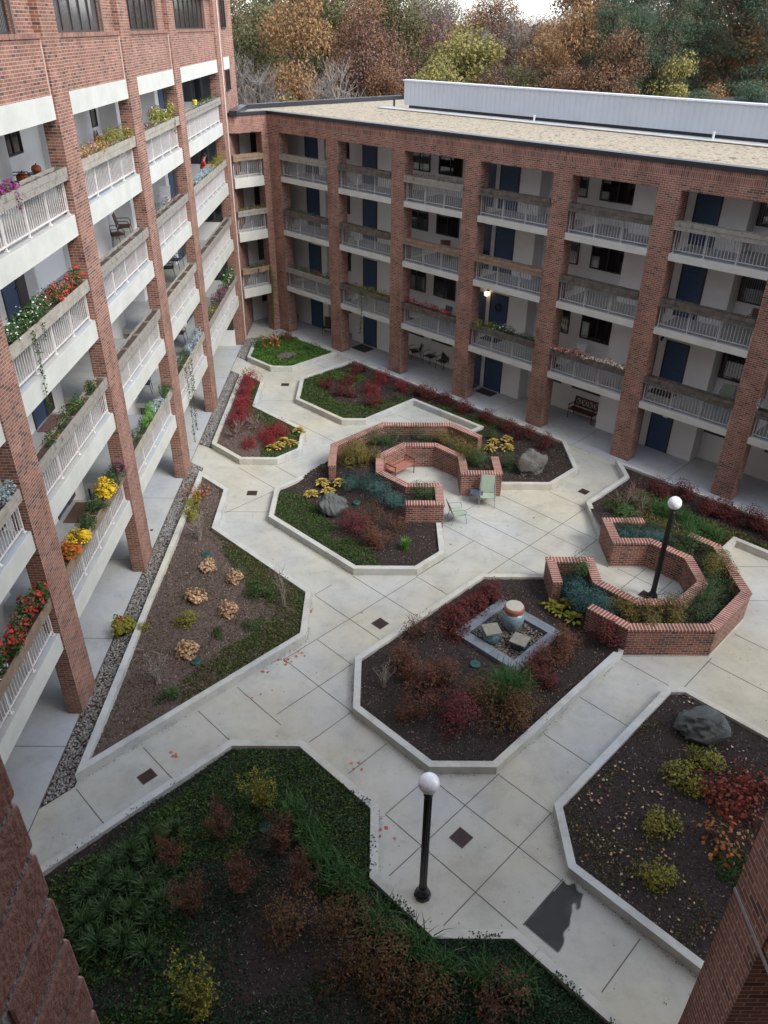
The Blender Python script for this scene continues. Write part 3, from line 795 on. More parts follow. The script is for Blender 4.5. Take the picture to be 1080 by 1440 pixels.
def bed(key, label, poly, hf, kerbs=None, chips=260, chipmat='chips', mm='mulch'):
    o = empty('planting_bed', (0, 0, 0)); tag(o, label, 'planting bed', 'kerbed planting beds of the courtyard')
    if kerbs is None:
        strip('kerb', poly, offset(poly, KW, True), -.1, KH, 'kerb', o, closed=True)
    else:
        for kb in kerbs: strip('kerb', kb, offset(kb, KW, False), -.1, KH, 'kerb', o)
    s = soil_mesh('mulch', poly, hf, o, mat=mm)
    P = scatter(poly, chips)
    C = np.column_stack([P, hf(P) + rng.uniform(.004, .03, len(P))])
    q = quads_obj('bark_chips', leaves(C, .068, 1.2, .4), chipmat, s); q['kind'] = 'stuff'
    BEDS[key] = (poly, hf, o); return o
KA1 = [(-2.06, 28.95), (-4.17, 26.84), (-4.17, 24.73), (-.87, 21.43), (1.31, 21.43), (2.31, 22.43), (2.31, 24.36)]
KA2 = [(4.85, 27.27), (6.99, 27.27), (8.34, 28.62), (8.34, 31.21), (-1.45, 41.0), (-4.17, 38.28), (-4.17, 35.55), (-1.8, 33.18), (-.64, 33.18), (1.66, 35.48), (4.55, 32.59), (3.28, 31.32)]
WI1 = [(4.7, 28.16), (4.7, 26.83), (3.35, 26.83), (3.35, 28.17), (2.34, 29.2), (1.04, 29.2), (0, 28.16), (0, 26.84), (1.04, 25.81), (2.25, 25.81), (2.25, 24.5), (.98, 24.5)]
WO1 = [(-1.91, 27.31), (-1.91, 29.1), (.14, 31.15), (3.1, 31.15), (4.3, 29.95)]
bed('A', 'large kerbed planting bed wrapped round the brick bench alcove in mid courtyard',
    KA1[:-1] + [(2.31, 24.4)] + WI1[::-1][1:-1] + KA2 + [(3.1, 31.15), (.14, 31.15), (-1.91, 29.1)], hA, [KA1, KA2])
KB1 = [(5.6, 21.2), (3.45, 21.2), (-.68, 17.07), (-.68, 15.07), (1.29, 13.1), (2.99, 13.1), (7.3, 17.41)]
KB2 = [(11.55, 21.9), (12.95, 23.3), (20, 16.25)]
KB3 = [(20, 19.55), (10.12, 29.43), (10.12, 28.0), (8.07, 25.95), (8.05, 23.45)]
WI2 = [(9.45, 23.4), (8.15, 23.4), (8.15, 22.1), (9.32, 22.1), (10.3, 21.12), (10.3, 19.75), (9.3, 18.75), (7.95, 18.75), (6.95, 19.75), (6.95, 20.95), (5.68, 20.95), (5.68, 19.7)]
WO2 = [(10.8, 22.5), (11.5, 21.8), (11.5, 19.25), (9.84, 17.58), (7.38, 17.58), (6.42, 18.54)]
bed('B', 'large kerbed planting bed holding the jar fountain and curling round the lamp alcove',
    KB1[::1] + WO2[::-1][1:-1] + KB2 + KB3 + WI2[1:-1], hB, [KB1, KB2, KB3])
PLp = [(-7.45, 12.8), (-2.2, 18.05), (-2.2, 20.22), (-5.97, 24.0), (-6.0, 26.75), (-7.45, 28.2)]
bed('L', 'kite shaped bed of bark and tan dried shrubs beside the long pebble strip', PLp, hL, chips=330, chipmat='chips_light', mm='mulch_light')
PMp = [(-7.42, 30.68), (-5.98, 29.24), (-4.36, 29.24), (-3.4, 30.2), (-3.4, 32.15), (-6.0, 34.75), (-6.0, 37.75), (-7.42, 39.17)]
bed('M', 'kerbed bed with the row of crimson shrubs beside the pebble strip', PMp, hF, chipmat='chips_light', mm='mulch_light')
P1p = [(-7.4, 41.2), (-5.93, 39.73), (-4.75, 39.73), (-2.45, 42.03), (-5.4, 44.98), (-6.2, 44.98), (-7.4, 43.78)]
bed('P1', 'small kerbed bed of bright green ground cover in the far corner of the courtyard', P1p, hF)
P6p = [(4.22, 10.38), (10, 4.6), (14.5, 4.6), (14.5, 10.06), (8.65, 15.91), (8.1, 15.91), (4.22, 12.03)]
bed('P6', 'dark bed strewn with pale fallen leaves beside the brick pier at the lower right', P6p, hF)
P7p = [(-7.5, .8), (3.4, .8), (3.4, 4.4), (7.42, 4.43), (2.87, 8.98), (1.25, 8.98), (.03, 10.2), (.03, 11.96), (-1.94, 13.93), (-3.83, 13.93), (-7.5, 10.26)]
bed('P7', 'big shaded bed of dark grasses and ivy at the bottom of the picture', P7p, hL)

# ------------------------------------------------------------------ low brick walls
def low_wall(label, pts, name='low_brick_wall'):
    o = empty(name, (0, 0, 0)); tag(o, label, 'garden wall', 'low brick walls around the two alcoves')
    strip('wall_body', offset(pts, .13, False), offset(pts, -.13, False), -.1, .985, 'garden_brick', o)
    strip('wall_cap', offset(pts, .155, False), offset(pts, -.155, False), .985, 1.055, 'cap_brick', o, capuv=True)
    strip('footing', offset(pts, .15, False), offset(pts, -.15, False), -.1, .045, 'kerb', o)
    return o
low_wall('inner brick wall folded round the wooden bench alcove', WI1)
low_wall('outer brick wall behind the bench alcove, next to the far path', WO1)
low_wall('inner brick wall folded round the lamp post alcove at the right', WI2)
low_wall('outer brick wall with a long front face below the lamp post alcove', WO2)

# ------------------------------------------------------------------ pebbles
ICO_V, ICO_F = [], []
_p = (1 + 5 ** .5) / 2
ICO_V = np.array([(-1, _p, 0), (1, _p, 0), (-1, -_p, 0), (1, -_p, 0), (0, -1, _p), (0, 1, _p), (0, -1, -_p), (0, 1, -_p), (_p, 0, -1), (_p, 0, 1), (-_p, 0, -1), (-_p, 0, 1)]) / math.hypot(1, _p)
ICO_F = np.array([(0, 11, 5), (0, 5, 1), (0, 1, 7), (0, 7, 10), (0, 10, 11), (1, 5, 9), (5, 11, 4), (11, 10, 2), (10, 7, 6), (7, 1, 8), (3, 9, 4), (3, 4, 2), (3, 2, 6), (3, 6, 8), (3, 8, 9), (4, 9, 5), (2, 4, 11), (6, 2, 10), (8, 6, 7), (9, 8, 1)])
def pebbles(name, P, z, r, mat, label, parent=None):
    N = len(P); V = []; F = []
    for i in range(N):
        s = r * random.uniform(.6, 1.35); a = random.uniform(0, 6.28); ca, sa = math.cos(a), math.sin(a)
        q = ICO_V * np.array([s, s * random.uniform(.55, .9), s * random.uniform(.4, .6)])
        q = np.column_stack([q[:, 0] * ca - q[:, 1] * sa, q[:, 0] * sa + q[:, 1] * ca, q[:, 2]]) + np.array([P[i, 0], P[i, 1], z + random.uniform(0, .02)])
        V.append(q); F.append(ICO_F + 12 * i)
    me = bpy.data.meshes.new(name); me.from_pydata(np.concatenate(V).tolist(), [], np.concatenate(F).tolist()); me.materials.append(MAT[mat])
    for p in me.polygons: p.use_smooth = True
    o = bpy.data.objects.new(name, me); COL.objects.link(o)
    if parent: o.parent = parent; o['kind'] = 'stuff'
    else: tag(o, label, 'pebbles', None, 'stuff')
    return o
for i, (poly, lb) in enumerate((([(-8.09, 12.02), (-7.46, 12.66), (-7.46, 28.9), (-8.09, 29.4)], 'strip of grey river pebbles between the left walkway and the kite shaped bed'),
                                ([(-8.09, 31.1), (-7.43, 30.7), (-7.43, 39.2), (-8.09, 39.8)], 'strip of grey river pebbles beside the bed with crimson shrubs'),
                                ([(-8.09, 41.9), (-7.41, 41.25), (-7.41, 43.8), (-6.2, 45), (-6.2, 45.4), (-8.0, 44.9)], 'small patch of river pebbles at the foot of the corner pier'))):
    b = MB(); b.prism(poly, .001, .006); tag(b.build('pebble_bedding', 'soil'), kind='structure')
    pebbles('river_pebbles', scatter(poly, 560, .02), .018, .036, 'pebble', lb)

# ------------------------------------------------------------------ ground cover
def gc_mat(name, cols): MAT[name] = leaf_mat(name, cols, .6, .2)
gc_mat('gc_green', [(.02, .055, .012), (.045, .10, .022), (.075, .14, .03), (.03, .07, .015), (.13, .13, .04)])
gc_mat('gc_dark', [(.010, .032, .014), (.02, .055, .022), (.035, .08, .03), (.015, .04, .016)])
gc_mat('gc_bright', [(.04, .11, .018), (.08, .18, .03), (.12, .24, .045), (.05, .12, .02)])
gc_mat('gc_mixed', [(.03, .06, .015), (.07, .10, .025), (.18, .16, .05), (.05, .05, .02), (.12, .08, .03), (.04, .09, .02)])
def noise2(P, s, seed):
    r = np.random.default_rng(seed); v = np.zeros(len(P))
    for k in range(7):
        a = r.uniform(0, 6.28); f = s * r.uniform(.6, 1.8); v += np.sin((P[:, 0] * math.cos(a) + P[:, 1] * math.sin(a)) * f + r.uniform(0, 6.28))
    return v / 7 ** .5
def cover(bedkey, poly, dens, size, mat, label, height=.07, thr=-.6, s=2.2, seed=1, inset=.0, edge=.19):
    bp, hf, _ = BEDS[bedkey]
    P = scatter(poly, dens, inset)
    P = P[inpoly(P, offset(bp, edge, True))]
    nz = noise2(P, s, seed); P = P[nz > thr + rng.normal(0, .25, len(P))]
    nz = noise2(P, 5, seed + 5)
    C = np.column_stack([P, hf(P) + .015 + rng.uniform(0, 1, len(P)) * height * (1.1 + .5 * nz)])
    q = quads_obj('ground_cover', leaves(C, size, .9, .6), mat); tag(q, label, 'ground cover', None, 'stuff'); return q
cover('M', [(-6.4, 39), (-5.9, 38), (-5.9, 34.7), (-3.3, 32.2), (-3.3, 30.1), (-4.2, 29.2), (-5.1, 29.3), (-5.2, 30.4), (-5.0, 32.2), (-6.3, 33.6), (-6.7, 36)], 900, .07, 'gc_green', 'green carpet of periwinkle beside the crimson shrubs', seed=3, thr=-1.5)
cover('P1', P1p, 900, .08, 'gc_bright', 'bright green carpet of low leaves in the far corner bed', .13, thr=-2)
cover('A', [(-4.1, 38.3), (-4.1, 35.5), (-1.8, 33.2), (-.6, 33.2), (1.7, 35.5), (4.5, 32.7), (6.2, 32.4), (7.0, 31.6), (3.6, 34.6), (.8, 36.2), (-.7, 35), (-2.2, 35.4), (-2.9, 37.3), (-2.0, 39.6), (-2.7, 39.8)], 800, .07, 'gc_green', 'band of green ground cover round the edge of the upper middle bed', seed=4, thr=-1.1)
cover('A', [(-2.6, 38.6), (-1.5, 37.2), (-.6, 38.2), (-1.6, 39.9)], 700, .07, 'gc_bright', 'patch of bright green ground cover among dark red shrubs in the upper middle bed', seed=5, thr=-.8)
cover('A', [(-4.1, 26.6), (-4.1, 24.7), (-.8, 21.5), (.1, 21.5), (-.2, 22.6), (-1.1, 23.6), (-1.9, 24.5), (-2.4, 25.6), (-3.3, 26.6)], 900, .065, 'gc_green', 'swath of green ground cover in front of the grey boulder', seed=6, thr=-1.2)
cover('L', [(-2.3, 20.0), (-2.3, 18.2), (-5.4, 15.1), (-5.6, 16.1), (-4.6, 17.6), (-3.4, 18.6), (-3.3, 19.6), (-4.4, 20.6), (-5.2, 22), (-5.9, 23.7), (-5.6, 23.8)], 600, .07, 'gc_mixed', 'patchy green and yellow ground cover along the path edge of the kite shaped bed', seed=8, thr=-.5)
cover('P7', [(-4.6, 12.6), (-3.6, 13.7), (-1.8, 13.7), (-.1, 11.9), (-.1, 10.2), (-.5, 9.2), (-1.3, 9.8), (-1.9, 11.2), (-2.6, 11.6), (-3.2, 10.5), (-4.2, 10.6), (-5.4, 11.6)], 1100, .06, 'gc_green', 'green ivy carpet at the top of the big shaded bed', seed=9, thr=-1.5)
cover('P7', [(-.5, 9.5), (1.2, 8.9), (2.9, 8.9), (6.8, 4.6), (3.6, 4.6), (2.4, 6.2), (.9, 7.4), (-.3, 8.3)], 1500, .05, 'gc_dark', 'dense dark ivy carpet along the kerb at the bottom of the picture', seed=10, thr=-2.5)
cover('P7', [(-5.5, 5.2), (-2.2, 5.0), (.4, 7.6), (-1.2, 8.2), (-3.0, 7.2), (-4.3, 7.6)], 700, .06, 'gc_dark', 'thin dark ground cover in the shade at the bottom centre', seed=12, thr=-.3)
cover('B', [(9.0, 26.2), (10.4, 27.0), (14.0, 23.2), (14.6, 21.8), (12.9, 23.2), (11.4, 22.2), (10.2, 23.2), (9.4, 24.2)], 700, .08, 'gc_mixed', 'tangled green grass and ground cover behind the lamp alcove', .12, seed=13, thr=-1.0)
cover('P6', [(4.4, 11.8), (4.6, 10.2), (6.2, 8.6), (7.2, 9.2), (6.4, 11.0), (5.8, 12.6), (7.6, 14.6), (7.2, 14.8)], 380, .055, 'gc_mixed', 'sparse low growth among fallen leaves in the lower right bed', seed=14, thr=-.4)
cover('P7', P7p, 800, .06, 'gc_dark', 'dark creeping ground cover spread over most of the shaded bed', .05, seed=21, thr=-.55, s=1.1)
cover('P7', [(-7.3, 9.9), (-4.6, 12.4), (-3.9, 9.6), (-3.3, 7.0), (-3.6, 5.0), (-7.3, 5.0)], 700, .08, 'gc_green', 'green undergrowth between the liriope clumps', .10, seed=22, thr=-.6)
cover('L', PLp, 210, .055, 'gc_mixed', 'scattered weeds and dropped leaves over the kite shaped bed', .02, seed=23, thr=-.4)
cover('L', [(-2.3, 20.0), (-2.3, 18.2), (-4.4, 16.1), (-4.9, 16.6), (-3.9, 18.2), (-3.6, 19.8), (-4.9, 21.4), (-5.9, 23.2), (-5.9, 23.8)], 600, .07, 'gc_green', 'greener patch of low growth at the right corner of the kite shaped bed', .06, seed=25, thr=-.4)
cover('B', WO2 + [(6.9, 19.0), (8, 18.3), (9.6, 18.3), (10.8, 19.5), (10.8, 21.4), (10.3, 22.2)], 420, .06, 'gc_dark', 'low dark growth between the shrubs of the lamp alcove ring', .06, seed=24, thr=-.3)
# fallen leaves
MAT['fallen'] = leaf_mat('fallen_leaves', [(.42, .33, .18), (.50, .42, .27), (.38, .17, .08), (.55, .48, .34), (.40, .10, .07), (.46, .34, .16)], .7, .15)
P = scatter(P6p, 13, .25); P = P[(noise2(P, 1.2, 31) > -.5) & (P[:, 0] < 9.5)]
tag(quads_obj('fallen_leaves', leaves(np.column_stack([P, np.full(len(P), .235)]), .075, 2.2, .75), 'fallen'), 'pale fallen leaves lying on the lower right bed', 'leaves', None, 'stuff')
P = scatter([(-8, 12), (12, 12), (12, 30), (-6, 40)], .12, .1); 
ok = np.ones(len(P), bool)
for k_ in BEDS: ok &= ~inpoly(P, BEDS[k_][0])
for w_ in (WI1, WI2): ok &= ~inpoly(P, w_)
P = P[ok & (P[:, 0] > -7.2)]
MAT['fallen_red'] = leaf_mat('fallen_red_leaves', [(.40, .06, .04), (.50, .18, .10), (.30, .10, .06)], .7, .1)
tag(quads_obj('fallen_leaves', leaves(np.column_stack([P, np.full(len(P), .02)]), .085, 2.6, .8), 'fallen_red'), 'scattered red leaves lying on the pale paving', 'leaves', None, 'stuff')
P = scatter([(-8, 4), (12, 4), (12, 30), (-6, 42)], 2.2, .1)
ok = P[:, 0] > -8
for k_ in BEDS: ok &= ~inpoly(P, BEDS[k_][0])
P = P[ok]
MAT['litter'] = leaf_mat('leaf_litter', [(.10, .07, .05), (.20, .15, .10), (.06, .045, .035), (.25, .14, .09)], .8, .1)
tag(quads_obj('leaf_litter', leaves(np.column_stack([P, np.full(len(P), .012)]), .035, 2.6, .7), 'litter'), 'tiny brown leaf crumbs scattered over the paving', 'leaves', None, 'stuff')
P = np.array([(-2.287, 17.437), (-2.662, 17.683), (-2.857, 17.309), (-2.711, 17.127), (-3.274, 16.765), (-5.315, 13.631), (-0.581, 13.386), (-2.179, 19.465), (0.259, 11.339)]); P = np.repeat(P, 4, 0) + rng.normal(0, .09, (len(P) * 4, 2))
tag(quads_obj('fallen_leaves', leaves(np.column_stack([P, np.full(len(P), .02)]), .10, 2.6, .9), 'fallen_red'), 'small drifts of red leaves beside the kite shaped bed', 'leaves', None, 'stuff')

# crumbs and dirt that collect along the foot of the kerbs
E_ = []
for kb in (KA1, KA2[:-1], KB1, KB2, KB3, PLp + PLp[:1], PMp + PMp[:1], P1p + P1p[:1], P6p[:1] + P6p[1:2], [P6p[-1], P6p[0]], P6p[-3:], P7p[3:] + P7p[:0]):
    o_ = offset(kb, -.004, False)
    for p, q in zip(o_, o_[1:]):
        L_ = math.hypot(q[0] - p[0], q[1] - p[1]); n_ = int(L_ * 26); t_ = rng.uniform(0, 1, n_); w_ = np.abs(rng.normal(0, .045, n_)) + .008
        nx_, ny_ = (q[1] - p[1]) / (L_ + 1e-6), -(q[0] - p[0]) / (L_ + 1e-6)
        E_.append(np.column_stack([p[0] + (q[0] - p[0]) * t_ + nx_ * w_, p[1] + (q[1] - p[1]) * t_ + ny_ * w_]))
E_ = np.concatenate(E_); E_ = E_[noise2(E_, 3, 77) > -.2]
tag(quads_obj('leaf_litter', leaves(np.column_stack([E_, rng.uniform(.006, .02, len(E_))]), .03, 2.2, .7), 'litter'), 'dark crumbs and small leaves gathered along the foot of the kerbs', 'leaves', None, 'stuff')
# ivy creeping over the kerb of the shaded bed
V_ = []
for (p, q), dn in zip(zip(P7p[3:10], P7p[4:11]), (80, 60, 90, 40, 40, 25, 12)):
    L_ = math.hypot(q[0] - p[0], q[1] - p[1]); n_ = int(L_ * dn * 1.3); t_ = rng.uniform(0, 1, n_); w_ = rng.normal(-.17, .06, n_); nx_, ny_ = (q[1] - p[1]) / L_, -(q[0] - p[0]) / L_
    V_.append(np.column_stack([p[0] + (q[0] - p[0]) * t_ + nx_ * w_, p[1] + (q[1] - p[1]) * t_ + ny_ * w_]))
V_ = np.concatenate(V_); V_ = V_[(noise2(V_, 4, 78) > .2) & (V_[:, 1] < 13)]
tag(quads_obj('creeping_ivy', leaves(np.column_stack([V_, rng.uniform(.272, .31, len(V_))]), .05, 1.6, .7), 'gc_dark'), 'ivy creeping over the kerb of the shaded bed', 'ivy', None, 'stuff')

# ================================================================== shrubs
def lm_(name, cols, t=.2): MAT[name] = leaf_mat(name, cols, .6, t)
lm_('lf_crimson', [(.16, .012, .02), (.26, .02, .03), (.34, .04, .045), (.12, .01, .018), (.22, .018, .028)])
lm_('lf_darkred', [(.075, .014, .018), (.13, .022, .025), (.17, .035, .03), (.06, .02, .015), (.10, .03, .02)])
lm_('lf_faded', [(.16, .09, .07), (.12, .05, .045), (.20, .13, .10), (.14, .035, .035), (.09, .05, .04)])
lm_('lf_rust', [(.16, .058, .032), (.12, .042, .025), (.20, .08, .042), (.085, .038, .024), (.13, .075, .035)])
lm_('lf_magenta', [(.16, .02, .035), (.12, .015, .028), (.085, .025, .02), (.21, .035, .05), (.10, .05, .035)])
lm_('lf_olivebrown', [(.12, .08, .025), (.16, .09, .03), (.09, .075, .025), (.17, .055, .03), (.07, .04, .02)])
lm_('lf_olive', [(.08, .095, .02), (.16, .145, .03), (.21, .13, .035), (.05, .075, .02)])
lm_('lf_yew', [(.025, .06, .022), (.045, .095, .032), (.075, .13, .042), (.018, .042, .016)])
lm_('lf_teal', [(.03, .09, .085), (.05, .13, .12), (.08, .17, .16), (.02, .06, .055)])
lm_('lf_yellowgreen', [(.26, .24, .03), (.16, .20, .03), (.34, .28, .04), (.08, .13, .02), (.38, .30, .05)])
lm_('lf_hosta', [(.50, .36, .07), (.58, .44, .12), (.40, .30, .06), (.30, .28, .06), (.55, .34, .14)])
lm_('lf_tan', [(.50, .32, .17), (.60, .42, .26), (.40, .24, .12), (.66, .50, .34)])
lm_('lf_green', [(.03, .085, .02), (.06, .14, .03), (.02, .06, .015), (.09, .16, .04)])
lm_('lf_grass', [(.04, .10, .03), (.07, .16, .045), (.025, .07, .02), (.10, .19, .06)])
lm_('lf_grass_bright', [(.10, .26, .04), (.16, .36, .06), (.07, .18, .03)])
lm_('lf_liriope', [(.014, .042, .016), (.038, .085, .030), (.075, .145, .05), (.13, .19, .075)])
lm_('lf_red', [(.42, .045, .03), (.50, .08, .05), (.34, .03, .025), (.38, .12, .05)])
lm_('lf_maple', [(.26, .04, .035), (.34, .07, .05), (.20, .035, .03), (.30, .12, .06)]); lm_('lf_orange', [(.45, .16, .04), (.38, .10, .03), (.50, .25, .07), (.12, .12, .03)])
lm_('fl_red', [(.65, .03, .04), (.55, .02, .03), (.75, .08, .08)]); lm_('fl_white', [(.85, .85, .85), (.75, .75, .72)]); lm_('fl_yellow', [(.85, .62, .03), (.75, .50, .02)])
lm_('fl_purple', [(.35, .02, .22), (.25, .03, .18)]); lm_('fl_orange', [(.60, .16, .02), (.45, .12, .02)]); lm_('fl_pink', [(.62, .25, .22), (.70, .40, .30)]); lm_('fl_cream', [(.80, .74, .50), (.78, .55, .48), (.85, .82, .70)])
lm_('lf_silver', [(.35, .45, .50), (.25, .35, .36), (.50, .58, .60)])
MAT['stem'] = flat('shrub_stem', (.10, .07, .05), .9)
MAT['stem_grey'] = flat('bare_twig_bark', (.32, .29, .26), .9)

def clump_points(n, rx, ry, h, k=9, spread=.30, low=.12, hollow=.35):
    """leaf positions gathered in clumps on a dome, thinner inside"""
    u = rng.normal(size=(k, 3)); u[:, 2] = np.abs(u[:, 2]) * .9 + .1; u /= np.linalg.norm(u, axis=1)[:, None]
    rr = rng.uniform(.55, 1.0, k)[:, None]
    cc = u * rr * np.array([rx, ry, h * .8]) + np.array([0, 0, h * low])
    w = rng.integers(0, k, n)
    d = rng.normal(size=(n, 3)); d /= np.linalg.norm(d, axis=1)[:, None]
    d *= (rng.uniform(hollow, 1, n) ** .5)[:, None] * spread * np.array([rx + .05, ry + .05, h * .9])
    P = cc[w] + d; P[:, 2] = np.maximum(P[:, 2], .03 + .1 * h * rng.random(n))
    out = P - np.array([0, 0, h * .2]); out /= np.linalg.norm(out, axis=1)[:, None] + 1e-9
    return P, out, cc
def make_shrub(name, mat, h=.7, r=.45, n=650, size=.06, k=10, spread=.45, asp=.55, flowers=None, nf=0, fsize=.06, stemmat='stem', bare=0):
    o = empty(name)
    P, out, cc = clump_points(n, r, r, h, k, spread)
    quads_obj('foliage', leaves(P, size, .35, asp, out), mat, o)
    st = MB()
    for c in cc:
        b0 = Vector((random.uniform(-.06, .06), random.uniform(-.06, .06), 0)); m = b0.lerp(Vector(c), .5) + Vector((random.uniform(-.04, .04), random.uniform(-.04, .04), .03))
        st.tube(b0, m, .011, .008, 5, False); st.tube(m, Vector(c) * 1.02, .008, .003, 5, False)
        for _ in range(bare):
            e = Vector(c) + Vector((random.gauss(0, .12), random.gauss(0, .12), random.uniform(0, .22))); st.tube(m.lerp(Vector(c), random.random()), e, .005, .002, 4, False)
    st.build('stems', stemmat, o)
    if flowers:
        P2, out2, _ = clump_points(nf, r * 1.02, r * 1.02, h * 1.05, max(k, 8), spread, hollow=.8)
        P2 = P2[P2[:, 2] > h * .35]
        o2 = P2 / (np.linalg.norm(P2, axis=1)[:, None] + 1e-9)
        quads_obj('blossoms', leaves(P2 + o2 * .02, fsize, .8, .95, o2), flowers, o)
    return o
def blade_tuft(name, mat, n=130, L=.55, w=.018, spread=.10, arch=.9, extra=None):
    o = empty(name); V = []
    for _ in range(n):
        a = random.uniform(0, 6.283); lean = random.uniform(.15, 1.0) * arch; l = L * random.uniform(.6, 1.15)
        b = Vector((random.gauss(0, spread), random.gauss(0, spread), 0)); d = Vector((math.cos(a), math.sin(a), 0)); sd = Vector((-d.y, d.x, 0))
        pts = []; ang = math.pi / 2 - .25 * lean; p = b.copy()
        for s in range(4):
            pts.append(p.copy()); p = p + (d * math.cos(ang) + Vector((0, 0, math.sin(ang)))) * (l / 3); ang -= lean * .75
        for s in range(3):
            w0 = w * (1, .9, .6, .08)[s] / 1; w1 = w * (1, .9, .6, .08)[s + 1]
            V.append([pts[s] - sd * w0, pts[s] + sd * w0, pts[s + 1] + sd * w1, pts[s + 1] - sd * w1])
    V = np.array([[list(p) for p in q] for q in V]); V[:, :, 2] = np.maximum(V[:, :, 2], .01)
    quads_obj('blades', V, mat, o)
    return o
def hosta(name, mat, n=46, r=.28, size=.20):
    o = empty(name); a = rng.uniform(0, 6.283, n); rr = rng.uniform(.05, 1, n) * r
    C = np.column_stack([rr * np.cos(a), rr * np.sin(a), .26 - .55 * rr + rng.uniform(-.03, .05, n)])
    V = []
    for i in range(n):
        d = Vector((math.cos(a[i]), math.sin(a[i]), .55 - 1.9 * rr[i])).normalized(); sd = d.cross(Vector((0, 0, 1))).normalized(); s = size * random.uniform(.7, 1.2)
        c = Vector(C[i]); V.append([list(c - d * s * .5), list(c + sd * s * .27 + Vector((0, 0, .015))), list(c + d * s * .5 - Vector((0, 0, .03))), list(c - sd * s * .27 + Vector((0, 0, .015)))])
    quads_obj('leaves', np.array(V), mat, o); return o
def bare_bush(name, h=1.6, n=9, mat='stem_grey', r=.5, leaf=None, nl=0, ls=.05, twigs=6):
    o = empty(name); st = MB(); tips = []
    for i in range(n):
        a = random.uniform(0, 6.283); rr = r * random.uniform(.15, 1); hh = h * random.uniform(.55, 1)
        p = Vector((random.gauss(0, .03), random.gauss(0, .03), 0)); t = Vector((rr * math.cos(a), rr * math.sin(a), hh))
        pts = [p]
        for s in (.3, .6, .85, 1): q = p.lerp(t, s); q.x += random.gauss(0, .025) ; q.y += random.gauss(0, .025); q.x *= (.45 + .55 * s); q.y *= (.45 + .55 * s); pts.append(q)
        for s in range(4): st.tube(pts[s], pts[s + 1], .014 * (1 - s * .2), .014 * (1 - (s + 1) * .2), 5, False)
        for _ in range(twigs):
            s = random.randint(1, 3); b0 = pts[s].lerp(pts[s + 1], random.random()); e = b0 + Vector((random.gauss(0, .13), random.gauss(0, .13), random.uniform(.08, .3))) * (h / 1.6) ** .5
            st.tube(b0, e, .005, .002, 4, False); tips.append(e); tips.append(b0.lerp(e, .6))
    st.build('branches', mat, o)
    if leaf:
        T = np.array([list(t) for t in tips]); C = T[rng.integers(0, len(T), nl)] + rng.normal(0, .045, (nl, 3)); C[:, 2] = np.maximum(C[:, 2], .04)
        quads_obj('foliage', leaves(C, ls, .4, .6), leaf, o)
    return o

KIND = {}
def reg(k, fn, nvar, *a, **kw): KIND[k] = [[fn(*a, **kw), False] for _ in range(nvar)]
reg('crimson', make_shrub, 3, 'crimson_shrub', 'lf_crimson', .72, .46, 1150, .055, 14, .42)
reg('darkred', make_shrub, 3, 'dark_red_shrub', 'lf_darkred', .65, .45, 1300, .055, 11, .42, bare=2)
reg('faded', make_shrub, 2, 'faded_shrub', 'lf_faded', .6, .5, 750, .05, 10, .5, bare=5, stemmat='stem_grey')
reg('rust', make_shrub, 2, 'rust_shrub', 'lf_rust', .75, .45, 1150, .055, 11, .45, bare=3)
reg('rust_sparse', make_shrub, 2, 'sparse_shrub', 'lf_rust', .7, .45, 620, .05, 11, .5, bare=6)
reg('magenta', make_shrub, 1, 'magenta_shrub', 'lf_magenta', .8, .5, 1300, .055, 12, .5, bare=4)
reg('olivebrown', make_shrub, 2, 'olive_brown_shrub', 'lf_olivebrown', .75, .5, 1000, .05, 12, .5, bare=4)
reg('olive', make_shrub, 3, 'olive_shrub', 'lf_olive', .7, .46, 1300, .05, 12, .42, bare=1)
reg('yew', make_shrub, 3, 'evergreen_shrub', 'lf_yew', .7, .46, 1400, .05, 12, .45, asp=.4)
reg('juniper', make_shrub, 3, 'blue_juniper', 'lf_teal', .42, .6, 1900, .09, 14, .45, asp=.16)
reg('yellowgreen', make_shrub, 2, 'yellow_green_shrub', 'lf_yellowgreen', .5, .42, 620, .065, 11, .45)
reg('green', make_shrub, 2, 'green_shrub', 'lf_green', .5, .42, 800, .06, 11, .45)
reg('hydrangea', make_shrub, 3, 'dried_hydrangea', 'lf_tan', .38, .30, 420, .09, 10, .38, asp=.8, bare=2)
reg('hosta', hosta, 3, 'yellow_hosta', 'lf_hosta')
reg('hosta_green', hosta, 2, 'yellow_green_hosta', 'lf_yellowgreen')
reg('liriope', blade_tuft, 3, 'liriope_clump', 'lf_liriope', 190, .52, .014, .05, .95)
reg('daylily', blade_tuft, 3, 'grass_clump', 'lf_grass', 170, .55, .012, .12, 1.0)
reg('brightgrass', blade_tuft, 1, 'grass_clump', 'lf_grass_bright', 130, .48, .012, .05, .7)
reg('bigrass', blade_tuft, 1, 'ornamental_grass', 'lf_grass', 520, 1.05, .013, .24, 1.1)
reg('redmaple', make_shrub, 2, 'red_leaved_shrub', 'lf_maple', .55, .7, 300, .10, 16, .40, asp=.8, bare=4)
reg('orangemaple', make_shrub, 1, 'orange_leaved_shrub', 'lf_orange', .5, .6, 170, .11, 12, .6, asp=.8, bare=5)
reg('baretree', bare_bush, 1, 'bare_sapling', 1.9, 6, 'stem_grey', .38, 'lf_faded', 50, .06, 9)
reg('baresmall', bare_bush, 2, 'bare_twiggy_shrub', 1.0, 12, 'stem_grey', .45, 'lf_olivebrown', 70, .05, 7)
reg('yellowtree', bare_bush, 2, 'yellow_leaved_shrub', 1.5, 14, 'stem', .55, 'lf_yellowgreen', 1400, .06, 12)
reg('orangebush', bare_bush, 2, 'orange_brown_shrub', 1.1, 16, 'stem', .5, 'lf_rust', 1500, .05, 12)
